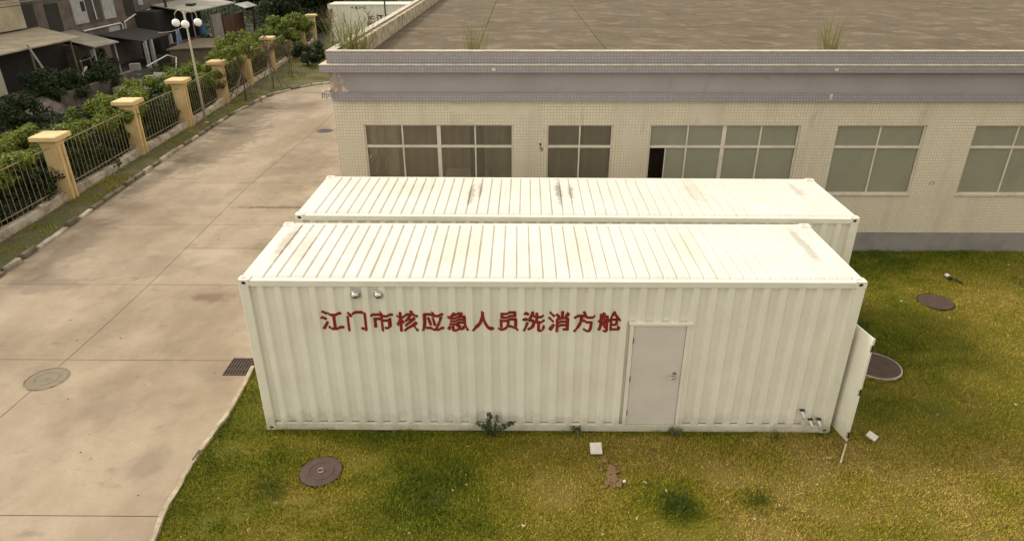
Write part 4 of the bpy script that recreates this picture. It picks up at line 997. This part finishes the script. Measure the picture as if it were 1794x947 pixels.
# power cables
for k in range(4):
    z = 5.15-.17*k; pts = [(-23.0, 27+i*1.6, z-.15*math.sin(i/12*math.pi)+.035*i) for i in range(13)]
    tag(mk('power_cable', MB().tube(pts, .022, 5), M['dark_metal' if k % 2 else 'sheet_grey']), ['topmost','second from top','third from top','lowest'][k]+' of the four cables strung along the brick house', 'cable', 'cables along the brick house')
# sheds
def corr_sheet(poly3, th, m, name, par):   # sheet roof with ribs running along x
    part(name, MB().slab(poly3, th), m, par)
s1 = thing('lean_to_shed', 'shed with a wide flat beige sheet roof beside the cream house', 'shed', (-22, 25, 0))
part('roof', MB().slab([(-20.1,13,2.98),(-20.12,25.3,3.0),(-20.05,29.8,3.0),(-23.9,32.3,3.25),(-23.9,13,3.25)], .07), M['sheet'], s1)
rb = MB()
for k in range(9): rb.box(-23.9+.42*k, -23.88+.42*k, 14, 29.5-.0, 3.0, 3.02)
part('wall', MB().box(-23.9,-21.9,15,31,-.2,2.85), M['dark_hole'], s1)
part('wall_panel', MB().box(-21.9,-21.8,23.4,25.4,.7,2.4), M['room'], s1)
part('wall_panel', MB().box(-21.9,-21.82,21.4,22.9,.2,2.3), M['brick_red'], s1)
for y in (20.5, 25.9, 29.3): part('post', MB().tube([(-20.35,y,-.1),(-20.35,y,2.93)], .05, 6), M['wood'], s1)
s2 = thing('small_shed', 'small shed with a grey sheet roof in front of the boarded door', 'shed', (-21.8, 32, 0))
part('roof', MB().slab([(-19.5,29.95,2.45),(-19.3,32.2,2.45),(-23.9,35.4,2.75),(-23.9,32.6,2.75)], .06), M['sheet_grey'], s2)
part('wall', MB().box(-22.6,-20.6,31.0,33.4,-.1,2.38), M['brick_dark'], s2)
part('door', MB().box(-20.6,-20.55,31.2,31.9,.1,2.1), M['board'], s2)
for p_ in ((-19.7,30.2),(-19.5,32.0)): part('post', MB().tube([(p_[0],p_[1],-.1),(p_[0],p_[1],2.4)], .045, 6), M['board'], s2)
s3 = thing('open_shed', 'open fronted shed with a pale sheet roof and clutter, behind the lamp globes', 'shed', (-22, 47, 0))
part('roof', MB().slab([(-19.5,42.6,3.2),(-19.4,51.0,3.2),(-24.3,54.5,3.45),(-25.5,50,3.45),(-24.8,46.6,3.4)], .08), M['sheet_white'], s3)
part('roof_weight', MB().box(-21.4,-20.9,46.2,47.0,3.31,3.45), M['dark_metal'], s3); part('roof_weight', MB().tube([(-22.3,44.9,3.3),(-22.3,44.9,3.9)], .1, 8), M['dark_metal'], s3)
part('wall', MB().box(-25,-22.5,43.3,51,-.2,3.1), M['dark_hole'], s3)  # near-black block painted in for the shade of the open inside
part('low_brick_wall', MB().box(-20.3,-20.05,40.0,45.3,-.2,1.25), M['brick_red'], s3)
part('wall_panel', MB().box(-19.8,-19.7,46.6,48.4,.4,2.6), M['sheet_grey'], s3)
part('brick_wall', MB().box(-19.9,-19.65,48.6,53.0,-.2,2.3), M['brick_red'], s3)
part('canopy_sheet', MB().slab([(-18.9,51.6,2.7),(-18.7,54.2,2.7),(-19.6,54.4,3.0),(-19.8,51.8,3.0)], .05), M['board'], s3)
for y in (43.2, 46.2, 50.4): part('post', MB().tube([(-19.7,y,-.1),(-19.7,y,3.12)], .06, 6), M['wood'], s3)
tag(mk('barrel', MB().lathe((-20.2,45.7,1.25), [(.25,0),(.28,.1),(.28,.7),(.24,.8)], 14), mat('blue_plastic', (.06,.13,.24), None, .5)), 'blue plastic barrel beside the lamp globes on the shed wall', 'barrel')
lean = thing('lean_to_canopy', 'dark canopy with pale posts left of the blue cloth', 'canopy', (-21.5,38.5,0))
part('roof', MB().slab([(-20.4,37.0,1.85),(-20.4,41.0,1.9),(-23.6,42,2.2),(-23.6,37.5,2.2)], .06), mat('dark_brown_grey_sheet', (.05,.043,.04), None, .9), lean)
for y in (37.2, 38.0, 40.8): part('post', MB().box(-20.55,-20.35,y-.1,y+.1,-.1,1.84), M['board'], lean)
part('back_wall', MB().box(-23.3,-23.1,37.5,41.5,-.1,2.0), M['brick_dark'], lean)
# draped cloth
cb = MB(); nx_, nz_ = 12, 8
for j in range(nz_+1):
    for i in range(nx_+1):
        u, v_ = i/nx_, j/nz_; w = .25+.75*(1-v_); cb.v.append((-19.6+.09*math.sin(u*14)+.02, 40.2+(u-.5)*1.3*w, .15+2.1*v_))
for j in range(nz_):
    for i in range(nx_): a_ = j*(nx_+1)+i; cb.f.append((a_,a_+1,a_+nx_+2,a_+nx_+1))
o = mk('hanging_cloth', cb, M['blue_cloth'], smooth=True); o.modifiers.new('s','SOLIDIFY').thickness = .015
tag(o, 'pale blue cloth draped from a line below the lamp globes', 'cloth')
# walls, rubble, tarp
tag(mk('brick_wall', MB().box(-18.6,-18.3,24.5,31.5,-.2,.95), M['brick_dark'], bevel=.02), 'dark low brick wall in the weeds behind the second and third pillars', 'wall')
tag(mk('brick_wall', MB().box(-17.3,-14.9,26.9,30.4,-.2,.75), mat('grey_brown_block', (.12,.10,.075),(.08,.065,.05),.95,2), bevel=.03), 'grey brown masonry block behind the hedge left of the lamp post', 'wall')
tag(mk('brick_wall', MB().box(-21.2,-20.9,21.5,27.6,-.2,.9), M['brick_red'], bevel=.02), 'red brown low wall under the beige shed roof', 'wall')
tag(mk('flat_roofed_hut', MB().poly([(-18.9,37.2),(-15.6,38.6),(-16.2,43.5),(-19.3,42.6)], -.2, 1.25).poly([(-19.05,37.05),(-15.45,38.5),(-16.05,43.65),(-19.45,42.75)], 1.25, 1.33), mat('brown_hut_render', (.15,.115,.07),(.10,.075,.05),.9,1.5)), 'low brown hut with a flat reddish top behind the lamp post', 'hut')
tp_ = MB(); r_ = np.random.default_rng(4); nx_, ny_ = 14, 9
for j in range(ny_+1):
    for i in range(nx_+1):
        u, v_ = i/nx_, j/ny_; tp_.v.append((-20.2+v_*1.9+.2*r_.normal()*.4, 22.4+u*3.2, .05+.75*math.sin(math.pi*min(1,max(0,v_)))*(.5+.5*math.sin(u*3.14))+.12*r_.random()))
for j in range(ny_):
    for i in range(nx_): a_ = j*(nx_+1)+i; tp_.f.append((a_,a_+1,a_+nx_+2,a_+nx_+1))
tag(mk('tarpaulin', tp_, M['tarp'], smooth=False), 'crumpled faded pink tarpaulin heaped below the slanting pole', 'tarpaulin')
tag(mk('timber_beam', MB().obox((-19.9,23.6,1.05), .14, 3.4, .12, -.1, .05, 0), M['board']), 'long pale beam lying above the crumpled pink tarpaulin', 'beam')
tag(mk('washing_pole', MB().tube([(-20.0,25.3,3.2),(-19.75,25.8,1.6),(-19.6,26.2,-.1)], .05, 7), M['board']), 'pale slanting pole in front of the beige roofed shed', 'pole')
tag(mk('sign_board', MB().obox((-18.7,29.3,.9), .04, .75, .75, .1, .15, .2), M['board']), 'tilted white board leaning in the weeds near the small shed', 'board')
jk = [((-19.2,28.8,.35),(.3,.4,.3),'board','crumpled white sack by the tilted board','sack'),((-18.8,30.6,.45),(.5,.4,.4),'tarp','dull pink bundle between the white board and the pale blue bucket','bundle'),((-18.7,32.0,.5),(.6,.5,.5),'blue_cloth','pale blue bucket near the drainpipe','bucket')]
for c, s_, m_, lab, cat in jk:
    if cat == 'bucket':
        mb = MB().lathe((c[0],c[1],0), [(.22,0),(.30,.55),(.32,.55),(.32,.6),(.28,.6),(.20,.08)], 16)
    else:
        mb = MB().lathe((c[0],c[1],0), [(s_[0]*.6,0),(s_[0]*1.05,s_[2]*.4),(s_[0]*.8,s_[2]*.9),(s_[0]*.3,s_[2]*1.15),(s_[0]*.45,s_[2]*1.4)], 9)
        mb.v = [(x+random.gauss(0,.03), y+random.gauss(0,.03), z) for x, y, z in mb.v]
    tag(mk(cat, mb, M[m_]), lab, cat)
tag(mk('plastic_pipe', MB().tube([(-18.4,33.0,.9),(-18.6,36.2,1.1),(-18.2,36.5,.9),(-17.6,34.8,.1)], .035, 6), M['pvc']), 'bent white plastic pipe lying over the weeds left of the canopy posts', 'pipe')
cl2 = [('plank', MB().obox((-18.9,27.3,1.35),.12,2.2,.05,.3,.25), 'board', 'pale plank sloping over the dark shrubs near the small shed'),
 ('ladder_frame', None, 'wood', 'thin grey timber frame standing in the shrubs under the beige roof edge'),
 ('corrugated_offcut', MB().obox((-17.0,32.0,.55),1.0,.6,.03,.5,.35,.1), 'sheet_grey', 'grey sheet offcut lying on the scrub behind the third fence pillar'),
 ('crate', MB().obox((-20.9,36.2,.3),.6,.5,.5,.3), 'board', 'pale crate beside the canopy posts'),
 ('stacked_block', MB().obox((-16.2,29.0,.95),.4,.25,.2,.2), 'kerb', 'loose pale block on top of the masonry block'),
 ('door_panel', MB().obox((-22.4,29.2,1.2),.06,.9,1.8,.1,0,.1), 'board', 'pale panel leaning in the shade under the beige roof')]
lf_ = MB()
for q in (0, .9): lf_.tube([(-19.0,27.6+q,.2),(-19.05,27.7+q,2.1)], .025, 5)
for z in (.8,1.4,2.0): lf_.tube([(-19.03,27.5,z),(-19.03,28.8,z+.05)], .02, 5)
for nm_, mb, m_, lab in cl2: tag(mk(nm_, mb or lf_, M[m_]), lab, nm_.replace('_', ' '))
tag(mk('washing_line', MB().tube([(-19.6,37.6,2.3),(-19.6,39.5,2.18),(-19.6,41.6,2.3)], .012, 4), M['pvc']), 'thin line holding the pale blue cloth', 'washing line')
# background planting
dk = [((-19.3,24.6,0),(1.0,1.3,1.2),'tall dark bush at the slanting pole, left of the tilted board',3400),((-18.2,21.0,0),(1.5,1.6,.8),'dark bramble mound below the pink tarpaulin',3200),((-20.0,31.0,0),(.7,1.2,1.1),'dark bush growing up against the small grey roofed shed',2600),((-21.5,39.8,0),(.5,1.3,.7),'dark plants under the brown canopy',1600),
      ((-18.9,25.6,0),(1.2,1.7,1.0),'dark spindly shrub under the edge of the beige roof',3200),((-18.6,28.6,0),(1.0,1.5,.95),'dark shrub in front of the small shed',3000),
      ((-15.8,23.6,0),(1.3,2.2,.45),'low dark weeds behind the second bay of the fence',2400),((-15.2,19.3,0),(1.6,2.4,.4),'low dark scrub behind the hedge at the left edge',2400),
      ((-16.3,33.2,0),(1.6,2.6,.45),'low green scrub left of the pale blue cloth',2600),((-19.5,44.5,0),(.8,1.8,.7),'dark plants below the lamp globes',2000),
      ((-17.4,45.8,0),(1.3,2.4,.55),'grey green scrub between the brown hut and the brick shed wall',2400),((-14.2,35.8,0),(1.1,2.2,.65),'green scrub behind the fence near the ragged young tree',2600)]
for i, (l, d, lab, nl) in enumerate(dk): shrub('scrub', lab, 'shrub', l, d, nl, .10, M['leaf_dark' if i not in (8,11) else 'leaf_hedge'], 300+i, 'scrub between the fence and the village', k=22, stem=False)
und = []
r_ = random.Random(99)
for k in range(420):
    x = r_.uniform(-19.5,-13.2); y = r_.uniform(10, 60)
    if -17.4 < x < -14.6 and 26.5 < y < 30.8 or (x < -15.3 and 36.8 < y < 44) or (x < -17.8 and 21.5 < y < 26.2): continue
    und.append((x, y, r_.uniform(.1,.45), r_.uniform(.3,.8), r_.uniform(.3,.8), r_.uniform(.15,.4)))
for k in range(260): und.append((r_.uniform(-34,-11.8), r_.uniform(56, 95), r_.uniform(.2,1.2), r_.uniform(.8,1.6), r_.uniform(.8,1.6), r_.uniform(.5,1.0)))
o = ob('undergrowth', leaves_mesh('undergrowth', und, 60000, .12, M['leaf_dark'], seed=77)); o['kind'] = 'stuff'; o['label'] = 'dark rank undergrowth covering the ground beyond the fence'
trs = [((-14.2,58,0),4.6,(2.0,2.2,1.8),'mid height dark tree directly left of the far white container'),((-20.5,57.5,0),4.8,(2.0,2.0,1.9),'dark tree over the end of the red brown brick wall'),((-19,60,0),6.0,(2.4,2.4,2.2),'dense dark tree behind the brick shed wall'),((-15.5,63,0),6.0,(2.6,2.4,2.4),'broad dark tree left of the far white container'),((-22.5,66,0),6.5,(2.6,2.6,2.6),'dark tree farthest up behind the pale shed roof'),
       ((-16.4,54,0),3.6,(1.6,2.0,1.3),'low dark green tree just behind the far fence pillars'),((-18.2,70,0),6.5,(3,3,2.6),'tall dark tree at the top edge of the wood'),((-13.2,72,0),6.0,(2.6,2.6,2.4),'tall dark tree behind the far container corner')]
for i, (l, h_, cr_, lab) in enumerate(trs): tree('broadleaf_tree', lab, l, h_, cr_, 5500, .22, M['leaf_dark'], 400+i, .16, 'dark trees beyond the village sheds', k=34, cr=.85)
